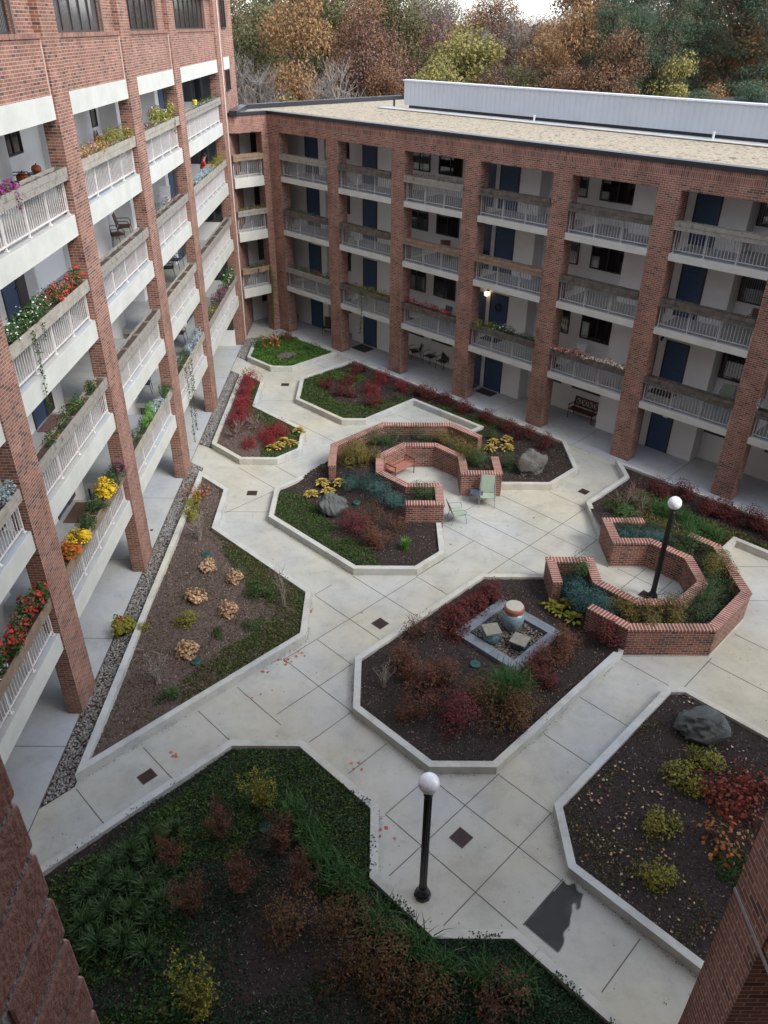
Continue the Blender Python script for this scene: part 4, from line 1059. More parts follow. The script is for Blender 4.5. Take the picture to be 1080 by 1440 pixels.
USED = set()
def put(kind, xy, s=1.0, z=None, bedk=None, sz=None):
    v = random.choice(KIND[kind])
    if not v[1]: o = v[0]; v[1] = True
    else: o = copy_tree(v[0])
    if z is None: z = float(BEDS[bedk][1](np.array([xy], float))[0]) if bedk else .17
    o.location = (xy[0], xy[1], z); o.rotation_euler = (0, 0, random.uniform(0, 6.283)); o.scale = (s, s, sz or s * random.uniform(.92, 1.08)); return o
def row(kind, bedk, desc, cat, group, pts, s=1.0):
    for p in pts:
        q = s * (p[2] if len(p) > 2 else random.uniform(.9, 1.1)) * (1.0 if kind in ('hydrangea', 'hosta', 'brightgrass', 'baretree', 'redmaple', 'crimson', 'yellowtree', 'hosta_green') else 1.1); series(put(kind, p[:2], q, bedk=bedk), desc, cat, group)
def XY(p, k=1.0): return (p[0], p[1], k)

row('crimson', 'M', 'dense crimson shrub in the long row beside the pebble strip', 'shrub', 'crimson shrubs in the bed beside the pebbles', [XY((-6.747, 37.711), 1.15), XY((-6.712, 36.239), 1.1), XY((-6.683, 35.108), 1.05), XY((-6.563, 33.872), 1.15), XY((-6.580, 32.700), 1.15)], 1.0)
row('crimson', 'M', 'dense crimson shrub in the cluster near the yellow hostas', 'shrub', 'crimson shrubs in the bed beside the pebbles', [XY((-5.206, 31.469), .95), XY((-4.490, 31.625), 1.1), XY((-4.794, 30.702), .95), XY((-5.814, 30.617), .85)])
row('faded', 'M', 'faded brownish shrub among the crimson ones', 'shrub', 'faded shrubs', [XY((-6.510, 31.621), 1.1), XY((-5.673, 32.518), 1.0)])
row('hosta', 'M', 'yellow hosta at the edge of the crimson shrub bed', 'hosta', 'yellow hostas', [(-4.681, 30.219), (-4.252, 30.839), (-3.893, 30.707), (-3.657, 31.914), (-4.456, 30.425)])
row('darkred', 'A', 'dark red shrub in the upper middle bed in front of the galleries', 'shrub', 'dark red shrubs of the upper middle bed', [XY((-2.818, 37.132), .85), XY((-1.797, 36.155), 1.05), XY((-1.569, 37.720), .9), XY((-1.239, 39.094), 1.0), XY((-0.431, 34.970), 1.0), XY((2.115, 36.140), 1.0)])
row('crimson', 'A', 'bright crimson shrub in the upper middle bed', 'shrub', 'crimson shrubs of the upper middle bed', [XY((0.160, 37.849), 1.05), XY((-0.415, 36.539), 1.0), XY((1.170, 36.842), .95)])
row('darkred', 'A', 'dark red shrub along the gallery kerb left of the granite boulder', 'shrub', 'dark red shrubs along the gallery kerb', [(3.254, 35.122), (3.956, 34.385), (5.105, 33.364), (5.777, 32.383), (6.569, 31.590), (7.384, 30.758), (2.665, 35.799)])
row('magenta', 'A', 'sparse pinkish red shrub below the dark boulder', 'shrub', None, [XY((-0.944, 23.829), 1.0)])
row('rust_sparse', 'A', 'loose rusty shrub in the bed below the bench alcove', 'shrub', 'rusty shrubs below the bench alcove', [XY((-0.327, 24.416), 1.1), XY((0.620, 23.991), .95)])
row('rust', 'A', 'orange brown shrub beside the bright green grass clump', 'shrub', None, [XY((-0.054, 22.960), 1.1)])
row('brightgrass', 'A', 'bright green grass clump in the bed below the bench alcove', 'grass', None, [XY((0.932, 22.759), 1)])
row('hosta', 'A', 'yellow hosta left of the dark boulder', 'hosta', 'yellow hostas', [(-2.679, 26.365), (-2.282, 27.155), (-2.017, 26.540), (-1.587, 26.994)])
row('juniper', 'A', 'low blue green juniper outside the bench alcove wall', 'shrub', 'blue junipers', [(-1.064, 26.716), (-0.156, 26.231), (0.341, 25.333)])
row('olive', 'A', 'rounded olive shrub inside the raised ring round the bench alcove', 'shrub', 'shrubs of the bench alcove ring', [XY((-0.893, 28.991), 1.05), XY((-1.016, 28.052), 1.15), XY((-0.434, 28.122), 1.1), XY((-1.300, 28.602), .8), XY((2.628, 30.036), .95), XY((3.318, 29.187), 1.05), XY((3.707, 28.553), 1.1)])
row('yew', 'A', 'dark green shrub inside the raised ring round the bench alcove', 'shrub', 'shrubs of the bench alcove ring', [XY((-0.094, 29.858), 1), XY((0.641, 30.209), .95), XY((1.751, 30.332), .95), XY((4.055, 27.910), 1.2), XY((3.788, 28.150), 1.0), XY((0.180, 30.065), .8)])
row('yew', 'A', 'upright green shrub in the small brick box beside the patio chairs', 'shrub', None, [XY((1.686, 25.415), 1.0)])
row('hosta', 'A', 'yellow hosta between the bench alcove and the granite boulder', 'hosta', 'yellow hostas', [XY((4.861, 30.367), 1.0), XY((5.669, 31.277), 1.0), XY((5.589, 30.446), 1.1), XY((5.069, 31.057), .9)])
row('green', 'A', 'leafy green plant just behind the end of the outer alcove wall', 'shrub', None, [XY((4.912, 31.621), .8)])
row('yew', 'A', 'low dark evergreen beside the granite boulder', 'shrub', None, [XY((5.368, 28.884), .95)])
# bed B
row('darkred', 'B', 'dark red shrub in the row behind the blue jar', 'shrub', 'dark red shrubs north west of the fountain', [(3.642, 19.894), (3.140, 19.488), (2.718, 19.093), XY((2.222, 18.437), 1.2), XY((3.391, 19.708), .9)])
row('rust_sparse', 'B', 'thin dark rusty shrub in the fountain bed', 'shrub', 'rusty shrubs of the fountain bed', [XY((1.403, 18.190), 1.1), XY((1.051, 15.141), 1.1), XY((0.869, 14.856), .8)])
row('rust', 'B', 'orange red shrub in the fountain bed', 'shrub', 'orange red shrubs of the fountain bed', [XY((0.816, 16.551), 1.15), XY((1.353, 15.818), 1.15), XY((1.940, 15.989), 1.1)])
row('magenta', 'B', 'deep magenta shrub near the low corner of the fountain bed', 'shrub', None, [XY((2.051, 14.614), 1.15)])
row('olivebrown', 'B', 'olive brown shrub near the big grass clump', 'shrub', 'olive brown shrubs of the fountain bed', [XY((3.216, 14.547), 1.25), XY((3.797, 14.905), 1.05), XY((2.723, 15.447), 1.05)])
row('baresmall', 'B', 'bare twiggy shrub at the left end of the fountain bed', 'shrub', None, [XY((0.164, 15.938), .75)])
row('bigrass', 'B', 'arching green ornamental grass below the fountain frame', 'grass', None, [XY((3.627, 15.657), .85)])
row('rust', 'B', 'rusty red shrub in the row right of the fountain frame', 'shrub', 'rusty shrubs right of the fountain', [XY((5.648, 17.622), .95), XY((5.273, 17.214), .95), XY((4.913, 16.849), .95)])
row('darkred', 'B', 'dark red shrub at the lower end of the row right of the fountain', 'shrub', None, [XY((4.505, 16.262), 1.1)])
row('darkred', 'B', 'dark red shrub growing against the outer brick wall of the lamp alcove', 'shrub', None, [XY((6.779, 17.688), 1.05)])
row('hosta_green', 'B', 'yellow green hosta above the fountain', 'hosta', 'yellow green hostas', [XY((5.521, 19.526), 1.0), XY((5.740, 19.243), 1.0), XY((6.005, 19.469), .9), XY((6.115, 18.803), 1.0)])
row('juniper', 'B', 'dark teal juniper at the mouth of the lamp alcove ring', 'shrub', 'teal junipers', [XY((6.451, 19.594), 1.05), XY((6.739, 19.166), 1.1), XY((6.389, 19.907), .9), XY((7.069, 18.958), .9)])
row('yew', 'B', 'loose green shrub in the small brick box left of the lamp alcove', 'shrub', None, [XY((6.503, 20.617), .95)])
row('olive', 'B', 'rounded olive shrub inside the raised ring below the lamp post', 'shrub', 'shrubs of the lamp alcove ring', [XY((7.430, 18.511), 1.0), XY((8.088, 18.149), 1.05), XY((8.907, 18.356), 1.05)])
row('yew', 'B', 'dark evergreen inside the raised ring right of the lamp post', 'shrub', 'shrubs of the lamp alcove ring', [XY((9.639, 18.532), 1.1), XY((10.265, 19.127), 1.1), XY((10.758, 19.747), 1.0), XY((10.620, 21.929), 1.1), XY((11.122, 21.145), .95), XY((10.370, 22.141), .9)])
row('olive', 'B', 'olive shrub in the right side of the lamp alcove ring', 'shrub', None, [XY((10.973, 20.469), 1.1)])
row('juniper', 'B', 'teal juniper behind the inner wall of the lamp alcove', 'shrub', 'teal junipers', [XY((9.147, 22.879), .9), XY((9.739, 22.751), .9), XY((8.551, 23.009), .8)])
row('yew', 'B', 'loose shrub in the far brick box of the lamp alcove', 'shrub', None, [XY((9.011, 23.277), .85)])
row('darkred', 'B', 'dark red shrub along the gallery kerb behind the lamp alcove', 'shrub', 'dark red shrubs behind the lamp alcove', [(11.123, 26.658), XY((12.030, 26.230), 1.2), (12.554, 25.335), (12.972, 25.134), (13.378, 24.986), XY((13.931, 24.152), 1.2), (14.215, 23.820)])
row('daylily', 'B', 'green grass clump in the bed behind the lamp alcove', 'grass', 'grass clumps behind the lamp alcove', [(10.399, 25.468), (10.130, 25.780), (10.606, 25.060), (10.866, 24.761), (11.255, 24.966), (11.433, 24.520), (11.698, 24.278), (11.930, 23.802), (11.351, 23.795), (12.162, 23.431), (11.127, 25.426)])
row('faded', 'B', 'grey dried perennial in the corner behind the lamp alcove', 'shrub', 'grey dried perennials', [(10.099, 26.371), (9.490, 25.666), (9.925, 25.051)])
row('green', 'B', 'green shrub at the corner near the far brick box', 'shrub', 'green shrubs near the far brick box', [XY((9.028, 24.939), 1.1), XY((9.517, 25.046), 1.0)])
# bed L
row('hydrangea', 'L', 'tan dried hydrangea in the kite shaped bed', 'shrub', 'dried hydrangeas', [XY((-5.868, 21.612), .95), XY((-4.798, 20.896), .95), XY((-5.954, 19.817), 1.1), XY((-4.731, 19.216), 1.05), XY((-5.605, 17.296), 1.15)])
row('yellowgreen', 'L', 'yellow green shrub between the tan hydrangeas', 'shrub', None, [XY((-5.942, 18.685), .85)])
row('green', 'L', 'small green plant in the kite shaped bed', 'shrub', 'small green plants', [XY((-3.964, 18.567), .55), XY((-3.883, 20.097), .9), XY((-4.905, 18.152), .5), XY((-5.867, 15.534), .7)])
row('baretree', 'L', 'bare grey sapling near the right tip of the kite shaped bed', 'sapling', None, [XY((-2.996, 19.534), 1.0)])
row('baresmall', 'L', 'bare twiggy shrub in the kite shaped bed', 'shrub', 'bare twiggy shrubs', [XY((-6.487, 23.363), 1.0), XY((-6.249, 16.103), 1.05)])
row('yellowgreen', 'L', 'yellow flowering shrub at the top end of the kite shaped bed', 'shrub', 'yellow shrubs at the top of the kite shaped bed', [XY((-7.116, 24.838), .9), XY((-7.179, 25.661), .8), XY((-7.247, 18.371), .45)])
row('orangemaple', 'L', 'orange leaved plant against the top end of the pebble strip', 'shrub', None, [XY((-7.342, 26.244), .8)])
# bed P1
row('orangemaple', 'P1', 'orange leaved little shrub in the far corner bed', 'shrub', None, [XY((-6.126, 43.360), 1.2)])
row('rust', 'P1', 'rusty shrub at the foot of the corner pier', 'shrub', None, [XY((-5.464, 44.099), .9)])
row('green', 'P1', 'bright green plant in the far corner bed', 'shrub', 'bright green plants', [XY((-6.968, 43.145), 1.0), XY((-3.848, 42.519), .9)])
# bed P6
row('yellowgreen', 'P6', 'yellow green shrub on the leaf strewn bed', 'shrub', 'yellow green shrubs of the leaf strewn bed', [XY((7.532, 12.750), 1.15), XY((8.272, 13.257), 1.0), XY((6.555, 11.438), 1.0), XY((6.177, 10.188), .95)])
row('redmaple', 'P6', 'sprawling red leaved shrub near the dark boulder', 'shrub', 'red leaved shrubs', [XY((8.405, 12.320), .95), XY((8.665, 11.977), 1.0), XY((9.404, 12.660), 1.0)])
row('orangemaple', 'P6', 'thin orange leaved shrub below the red one', 'shrub', None, [XY((7.771, 10.999), .95)])
row('green', 'P6', 'green shrub beside the near brick pier', 'shrub', None, [XY((7.895, 10.364), .9)])
# bed P7
row('orangebush', 'P7', 'orange brown leafy shrub in the big shaded bed', 'shrub', 'orange brown shrubs of the shaded bed', [XY((-4.551, 10.446), .75), XY((-3.571, 11.200), .75), XY((-2.155, 10.754), .8), XY((-2.905, 9.934), .9), XY((-1.626, 9.988), .8), XY((-3.823, 9.344), .8)])
row('olivebrown', 'P7', 'dark olive brown shrub in the big shaded bed', 'shrub', 'olive brown shrubs of the shaded bed', [XY((-1.833, 9.080), 1.1), XY((-0.697, 9.144), 1.0), XY((-0.708, 8.118), 1.0), XY((0.109, 8.284), 1.1), XY((1.055, 7.651), 1.0), XY((0.257, 7.446), 1.0)])
row('rust_sparse', 'P7', 'dim rusty shrub at the bottom edge', 'shrub', None, [XY((2.391, 7.527), 1.1)])
row('yellowtree', 'P7', 'tall thin shrub with yellow leaves', 'shrub', 'yellow leaved shrubs of the shaded bed', [XY((-2.767, 11.948), .85), XY((-3.274, 7.395), 1.0)])
row('liriope', 'P7', 'dark green liriope clump at the lower left', 'liriope', 'liriope clumps', [(-5.132, 11.079), (-4.647, 11.229), (-5.479, 10.631), (-4.961, 10.459), (-5.774, 10.285), (-5.882, 9.871), (-5.357, 9.905), (-4.855, 9.794), (-6.110, 9.629), (-5.640, 9.319), (-5.101, 9.245), (-4.620, 9.096), (-5.987, 9.016), (-5.562, 8.582), (-5.083, 8.655), (-4.599, 8.445), (-4.625, 10.039), (-4.503, 9.401)])
row('daylily', 'P7', 'long leaved green grass clump in the shaded bed', 'grass', 'grass clumps of the shaded bed', [(-1.978, 11.658), (-1.520, 11.133), (-1.276, 10.649), (-0.853, 10.138), (-0.441, 9.844), XY((0.036, 9.082), 1.15), XY((0.711, 8.560), 1.15), XY((1.255, 8.106), 1.1), (2.083, 8.015), (2.779, 7.832)])

bpy.context.view_layer.update()
# ================================================================== troughs on the railings and what grows in them
def vine(parent, x, y, z0, z1, n=60, mat='lf_green', sway=.06):
    t = rng.uniform(0, 1, n); C = np.column_stack([x + sway * np.sin(t * 5) + rng.normal(0, .035, n), np.full(n, y) + rng.normal(0, .03, n), z0 + (z1 - z0) * t])
    quads_obj('vine', leaves(C, .06, .2, .7), mat, parent)
    m = MB(); k = 8
    for i in range(k):
        a, b = i / k, (i + 1) / k; m.tube((x + sway * math.sin(a * 5), y, z0 + (z1 - z0) * a), (x + sway * math.sin(b * 5), y, z0 + (z1 - z0) * b), .006, .006, 4, False)
    m.build('vine_stem', 'stem', parent)
def box_plant(W, x0, x1, y, z, name, leafm, label, cat, n=500, h=.28, lf=.055, fl=None, nf=0, fs=.05, wid=.2, gaps=0, vines=()):
    """foliage filling part of a trough from x0 to x1 (local)"""
    c = W.matrix_world @ Vector(((x0 + x1) / 2, y + .17, z)); o = empty(name, c, W.rotation_euler.z); tag(o, label, cat, 'plants in the railing troughs')
    hw = (x1 - x0) / 2; k = max(3, int((x1 - x0) / .28))
    ce = np.column_stack([np.linspace(-hw + .1, hw - .1, k) + rng.normal(0, .03, k), rng.normal(0, .04, k), rng.uniform(.25, .75, k) * h])
    if gaps: ce = ce[rng.random(k) > gaps]
    if len(ce) == 0: ce = np.array([[0, 0, h * .5]])
    def cloud(n, r):
        w = rng.integers(0, len(ce), n); d = rng.normal(size=(n, 3)); d /= np.linalg.norm(d, axis=1)[:, None]; d *= (rng.uniform(.2, 1, n) ** .5)[:, None]
        P = ce[w] + d * np.array([.19, wid, h * .6]) * r; P[:, 2] = np.maximum(P[:, 2], -.07 + .05 * rng.random(n)); return P, d
    P, d = cloud(n, 1); quads_obj('foliage', leaves(P, lf, .4, .6, d), leafm, o)
    if fl:
        P, d = cloud(nf, 1.12); quads_obj('blossoms', leaves(P, fs, .6, .95, d), fl, o)
    for vx, vz, m in vines: vine(o, vx, -.22, .02, vz, int(70 * abs(vz)), m)
    return o
STY = {'n': 'top', }
FLN = {1: 'lowest', 2: 'second', 3: 'third', 4: 'topmost'}
BN_A = {2: 'nearest full bay', 3: 'second bay', 4: 'third bay', 5: 'fourth bay', 6: 'farthest long bay'}
matA = {(2, 1): 'wood_tan', (2, 2): 'wood_light', (3, 4): 'wood_grey', (3, 3): 'wood_light', (3, 2): 'wood_grey', (3, 1): 'wood_tan'}
for bi in (1, 2, 3, 4, 5, 6):
    for k in range(1, 5):
        a, b = bays_A[bi]
        if bi == 1 and k > 2: continue
        w = matA.get((bi, k), random.choice(['wood_grey', 'wood_grey', 'wood_light']))
        tone = {'wood_grey': 'weathered grey', 'wood_tan': 'brown', 'wood_light': 'pale'}[w]
        o = planter_box(A, a + .03, b - .03, 8.04, FL[k], w)
        tag(o, '%s trough on the %s balcony rail, %s of the left wing' % (tone, FLN[k], BN_A.get(bi, 'cut off near bay')), 'planter', 'wooden troughs on the balcony rails of the left wing')
BN_B = ['first bay from the corner', 'second bay from the corner', 'third bay from the corner', 'fourth bay from the corner', 'fifth bay from the corner', 'sixth bay from the corner', 'seventh bay from the corner']
for i in range(8):
    a, b = bays_B[i]
    for k in range(1, 4):
        if i == 7 and k > 2: continue
        w = {(2, 2): 'wood_tan', (2, 3): 'wood_grey', (3, 2): 'wood_tan', (0, 3): 'wood_grey', (5, 3): 'wood_grey', (0, 1): 'wood_grey', (0, 2): 'wood_dark'}.get((i, k), 'wood_dark')
        o = planter_box(B, a - .02 + .03, b + .0 - .01, VB - .06, FB[k], w)
        tag(o, '%s trough on the %s gallery rail, %s' % ({'wood_dark': 'dark weathered', 'wood_tan': 'reddish brown', 'wood_grey': 'grey'}[w], {1: 'lowest', 2: 'middle', 3: 'top'}[k], BN_B[min(i, 6)] if i < 7 else 'last bay before the frame edge'), 'planter', 'wooden troughs on the gallery rails of the far wing')
CW = empty('corner_frame_tmp', (cx0, cy0, 0), cth); bpy.context.view_layer.update()
for k in (1, 2, 3):
    o = planter_box(CW, .1, cl - .42, -.06, FB[k], {1: 'wood_tan', 2: 'wood_grey', 3: 'wood_tan'}[k])
    tag(o, 'short wooden trough on the %s rail of the narrow corner bay' % {1: 'lowest', 2: 'middle', 3: 'top'}[k], 'planter', 'wooden troughs of the corner bay')
zt = lambda F: F + 1.12
def PAx(bi, f0, f1): a, b = bays_A[bi]; return a + (b - a) * f0, a + (b - a) * f1
def pa(bi, k, f0, f1, *a, **kw): x0, x1 = PAx(bi, f0, f1); return box_plant(A, x0, x1, 8.04, zt(FL[k]), *a, **kw)
def pb(i, k, f0, f1, *a, **kw):
    x0, x1 = bays_B[i]; d = x1 - x0; return box_plant(B, x0 + d * f0, x0 + d * f1, VB - .06, zt(FB[k]), *a, **kw)
def pc(k, f0, f1, *a, **kw): return box_plant(CW, .1 + (cl - .5) * f0, .1 + (cl - .5) * f1, -.06, zt(FB[k]), *a, **kw)
# left wing
pa(3, 4, .15, .42, 'petunias', 'lf_green', 'purple petunias spilling from the topmost trough at the left edge', 'flowers', 350, .2, fl='fl_purple', nf=260, fs=.07, vines=((.5, -.35, 'fl_purple'),))
pa(3, 3, .02, .5, 'geraniums', 'lf_green', 'lush green plants with white flowers in the pale trough, near end', 'flowers', 1500, .42, .07, fl='fl_white', nf=170, fs=.055, vines=((-.2, -1.9, 'lf_green'), (.4, -.4, 'lf_green')))
pa(3, 3, .5, .97, 'geraniums', 'lf_green', 'green plants with red flowers in the pale trough, far end', 'flowers', 1100, .4, .07, fl='fl_red', nf=230, fs=.08)
pa(3, 2, .04, .95, 'mixed_plants', 'lf_green', 'sparse green and reddish plants in the long grey trough, second balcony from the ground', 'flowers', 1200, .34, .06, fl='fl_orange', nf=60, gaps=.35)
pa(4, 4, .02, .45, 'flowering_plants', 'lf_yellowgreen', 'pink flowering plants in the topmost trough', 'flowers', 600, .3, fl='fl_pink', nf=350)
pa(4, 4, .45, .98, 'bushy_plants', 'lf_yellowgreen', 'bushy yellow green plants in the topmost trough', 'flowers', 1300, .4, fl='fl_pink', nf=120)
pa(4, 1, .02, .35, 'leafy_plants', 'lf_yew', 'dark green leafy plants in a ground level trough', 'plants', 700, .4)
pa(4, 1, .35, .6, 'leafy_plants', 'lf_grass_bright', 'bright green leafy plant beside pale blue flowers', 'plants', 700, .42, .07)
pa(4, 1, .52, .75, 'pale_flowers', 'lf_silver', 'pale blue and white flowers in the trough above the walkway', 'flowers', 500, .36, .07)
pa(4, 1, .8, .99, 'leafy_plants', 'lf_grass', 'bushy green plant at the far end of its trough', 'plants', 600, .35)
pa(5, 4, .0, .3, 'dried_plants', 'lf_rust', 'small reddish plants in the topmost trough of the fourth bay', 'plants', 250, .22)
pa(5, 4, .3, .98, 'bushy_plants', 'lf_yellowgreen', 'tall yellow green plants with white flowers in a topmost trough', 'flowers', 1500, .5, .07, fl='fl_white', nf=120, vines=((.9, -.5, 'lf_yellowgreen'),))
pa(5, 3, .05, .95, 'dried_plants', 'lf_faded', 'withered brown plants in a third floor trough', 'plants', 420, .3, gaps=.3)
pa(5, 1, .1, .5, 'trailing_plants', 'lf_yew', 'dark plants with long vines trailing down to the walkway', 'plants', 700, .3, vines=((-.5, -3.4, 'lf_yew'), (.1, -3.1, 'lf_yew'), (.5, -1.6, 'lf_yew')))
pa(5, 1, .45, .95, 'mixed_flowers', 'lf_silver', 'silvery plants with purple flowers above the trailing vines', 'flowers', 900, .4, .07, fl='fl_purple', nf=90)
pa(6, 4, .3, .9, 'small_plants', 'lf_green', 'small green plants in the topmost trough of the farthest bay', 'plants', 420, .22, gaps=.4, fl='fl_pink', nf=30)
pa(6, 3, .1, .6, 'silvery_plants', 'lf_silver', 'silvery green plants in the trough beside the person in red', 'plants', 900, .28, .07)
pa(6, 3, .55, .98, 'leafy_plants', 'lf_yellowgreen', 'green and yellow plants at the far end of the trough beside the person in red', 'plants', 800, .4, fl='fl_orange', nf=50)
pa(6, 1, .02, .3, 'flowering_plants', 'lf_green', 'green plants with yellow flowers in the farthest low trough', 'flowers', 600, .4, fl='fl_yellow', nf=60)
pa(6, 1, .3, .6, 'flowering_plants', 'lf_green', 'purple flowering plants in the farthest low trough', 'flowers', 700, .5, .07, fl='fl_purple', nf=200, fs=.08)
pa(6, 1, .65, .98, 'flowering_plants', 'lf_green', 'tall green plants with white flowers at the end of the farthest low trough', 'flowers', 1000, .7, .08, fl='fl_white', nf=70, fs=.08)
pa(2, 1, .55, .98, 'geraniums', 'lf_green', 'bright red geraniums with green leaves at the left edge', 'flowers', 1500, .6, .08, fl='fl_red', nf=240, fs=.1)
pa(2, 1, .2, .55, 'geraniums', 'lf_green', 'white flowered geraniums cut by the left edge', 'flowers', 1000, .5, .08, fl='fl_white', nf=80, fs=.1)
pa(2, 2, .80, .98, 'silvery_plants', 'lf_silver', 'blue grey bushy plant at the left edge of the picture', 'plants', 600, .45)
def dome(bi, k, f, r, h, leafm, fl, name, label, cat='flowers', dy=.0):
    x = PAx(bi, f, f)[0]; c = A.matrix_world @ Vector((x, 8.21 + dy, zt(FL[k]) - .1)); o = make_shrub(name, leafm, h, r, 1100, .05, 22, .34, flowers=fl, nf=0 if not fl else (70 if fl == 'fl_purple' else 700), fsize=.065); o.location = c; tag(o, label, cat, 'plants in the railing troughs')
dome(3, 1, .15, .26, .42, 'lf_olive', 'fl_orange', 'chrysanthemum', 'orange chrysanthemum, nearest in its trough')
dome(3, 1, .27, .30, .45, 'lf_olive', 'fl_yellow', 'chrysanthemum', 'yellow chrysanthemum between the orange one and a green mound')
dome(3, 1, .42, .30, .42, 'lf_yew', None, 'green_mound', 'rounded green mound between two yellow chrysanthemums', 'plants')
dome(3, 1, .57, .36, .5, 'lf_yew', None, 'green_mound', 'larger dark green mound beside the far yellow chrysanthemum', 'plants')
dome(3, 1, .73, .34, .5, 'lf_olive', 'fl_yellow', 'chrysanthemum', 'large yellow chrysanthemum, farther one in its trough')
dome(3, 1, .86, .30, .5, 'lf_yew', None, 'green_mound', 'dark green mound next to the brick pier', 'plants')
dome(3, 1, .96, .28, .5, 'lf_yew', 'fl_purple', 'green_mound', 'green plant with a few dark blooms against the brick pier', 'plants')
# far wing
pb(0, 2, .1, .7, 'trailing_plants', 'lf_yew', 'low green plants in the middle trough next to the corner', 'plants', 450, .18, fl='fl_pink', nf=20)
pb(0, 1, .05, .6, 'leafy_plants', 'lf_yew', 'green leafy plants in the lowest trough next to the corner', 'plants', 600, .28)
pb(0, 1, .6, .98, 'flowering_plants', 'lf_green', 'small red flowers in the lowest trough next to the corner', 'flowers', 400, .28, fl='fl_red', nf=120)
pb(1, 2, .1, .95, 'moss', 'lf_olive', 'mossy low growth in the middle trough of the second bay', 'plants', 350, .08)
pb(1, 1, .25, .98, 'trailing_plants', 'lf_yellowgreen', 'yellow green trailing plant hanging over the lowest rail', 'plants', 700, .28, vines=((-.7, -.8, 'lf_yellowgreen'), (-.1, -.6, 'lf_yellowgreen'), (.6, -.5, 'lf_yellowgreen'), (-.6, -2.4, 'lf_green')))
pb(2, 3, .1, .95, 'dried_plants', 'lf_faded', 'withered plants with straw in a top floor trough', 'plants', 450, .2, fl='fl_pink', nf=40)
pb(2, 1, .05, .45, 'begonias', 'lf_darkred', 'dark leaved red begonias, left half of the lowest trough above the mesh chairs', 'flowers', 500, .3, fl='fl_red', nf=130)
pb(2, 1, .5, .85, 'begonias', 'lf_rust', 'rusty red begonias, right half of the lowest trough above the mesh chairs', 'flowers', 600, .32, fl='fl_red', nf=160)
pb(3, 1, .05, .35, 'flowering_plants', 'lf_yellowgreen', 'yellow green leafy plant, left end of the trough below the wreath door', 'plants', 500, .32)
pb(3, 1, .3, .62, 'flowering_plants', 'lf_green', 'green plant with white flowers in the trough below the wreath door', 'flowers', 600, .35, fl='fl_white', nf=60)
pb(3, 1, .6, .95, 'flowering_plants', 'lf_yew', 'low dark green plants, right end of the trough below the wreath door', 'plants', 450, .22)
pb(4, 1, .03, .5, 'begonias', 'lf_green', 'pink flowers in the lowest trough above the dark garden bench', 'flowers', 350, .16, fl='fl_pink', nf=420, fs=.07)
pb(4, 1, .45, .97, 'begonias', 'lf_green', 'cream flowers in the lowest trough above the dark garden bench', 'flowers', 350, .16, fl='fl_cream', nf=420, fs=.07)
pb(6, 1, .0, .3, 'leafy_plants', 'lf_silver', 'blue grey leafy plant cut by the right edge', 'plants', 600, .4)
pc(1, .3, .7, 'leafy_plants', 'lf_green', 'green plant in the lowest trough of the corner bay', 'plants', 400, .25, vines=((.0, -.5, 'lf_green'),))
pc(1, .65, .98, 'dried_plants', 'lf_rust', 'reddish dry plant in the lowest trough of the corner bay', 'plants', 200, .2)
pc(2, .1, .95, 'trailing_plants', 'lf_olive', 'olive green plants in the middle trough of the corner bay', 'plants', 600, .22)
pc(1, .86, .99, 'climbing_vine', 'lf_yellowgreen', 'yellow green vine hanging in front of the corner bay to the ground', 'plants', 60, .15, vines=((.05, -3.4, 'lf_yellowgreen'), (.12, -3.2, 'lf_yellowgreen'), (.0, -3.3, 'lf_green')))
bpy.data.objects.remove(CW)

# ================================================================== lamp posts
MAT['globe'] = flat('opal_globe', (.88, .90, .95), .18, 0, .5, .5)
def lamp_post(xy, label):
    o = empty('lamp_post', (*xy, 0)); tag(o, label, 'street lamp', 'globe lamp posts')
    m = MB(); m.lathe([(.19, 0), (.19, .06), (.17, .07), (.17, .10)], n=8); m.lathe([(.14, .10), (.15, .14), (.10, .22), (.09, .30), (.095, .32)], n=16); m.build('base', 'black_metal', o, False)
    m = MB(); n = 24; prof = []
    i0 = 0
    for z in (.32, 3.32):
        for k in range(n):
            t = 2 * math.pi * k / n; r = .083 if k % 2 else .072; m.v.append((r * math.cos(t), r * math.sin(t), z))
    for k in range(n): m.f.append((k, (k + 1) % n, n + (k + 1) % n, n + k))
    m.build('pole', 'black_metal', o)
    m = MB(); m.lathe([(.085, 3.30), (.095, 3.33), (.095, 3.36), (.06, 3.37), (.06, 3.42), (.10, 3.46), (.10, 3.48)], n=20); m.build('collar', 'black_metal', o, True)
    m = MB(); m.lathe([(.21 * math.sin(a), 3.665 - .21 * math.cos(a)) for a in [math.pi * (.12 + .88 * k / 22) for k in range(22)]] + [(.001, 3.875)], n=40); m.build('globe', 'globe', o, True)
    return o
lamp_post((.99, 9.88), 'black fluted lamp post with white globe standing alone on the path at the lower middle')
lamp_post((9.04, 20.3), 'black fluted lamp post with white globe inside the brick alcove at the right')

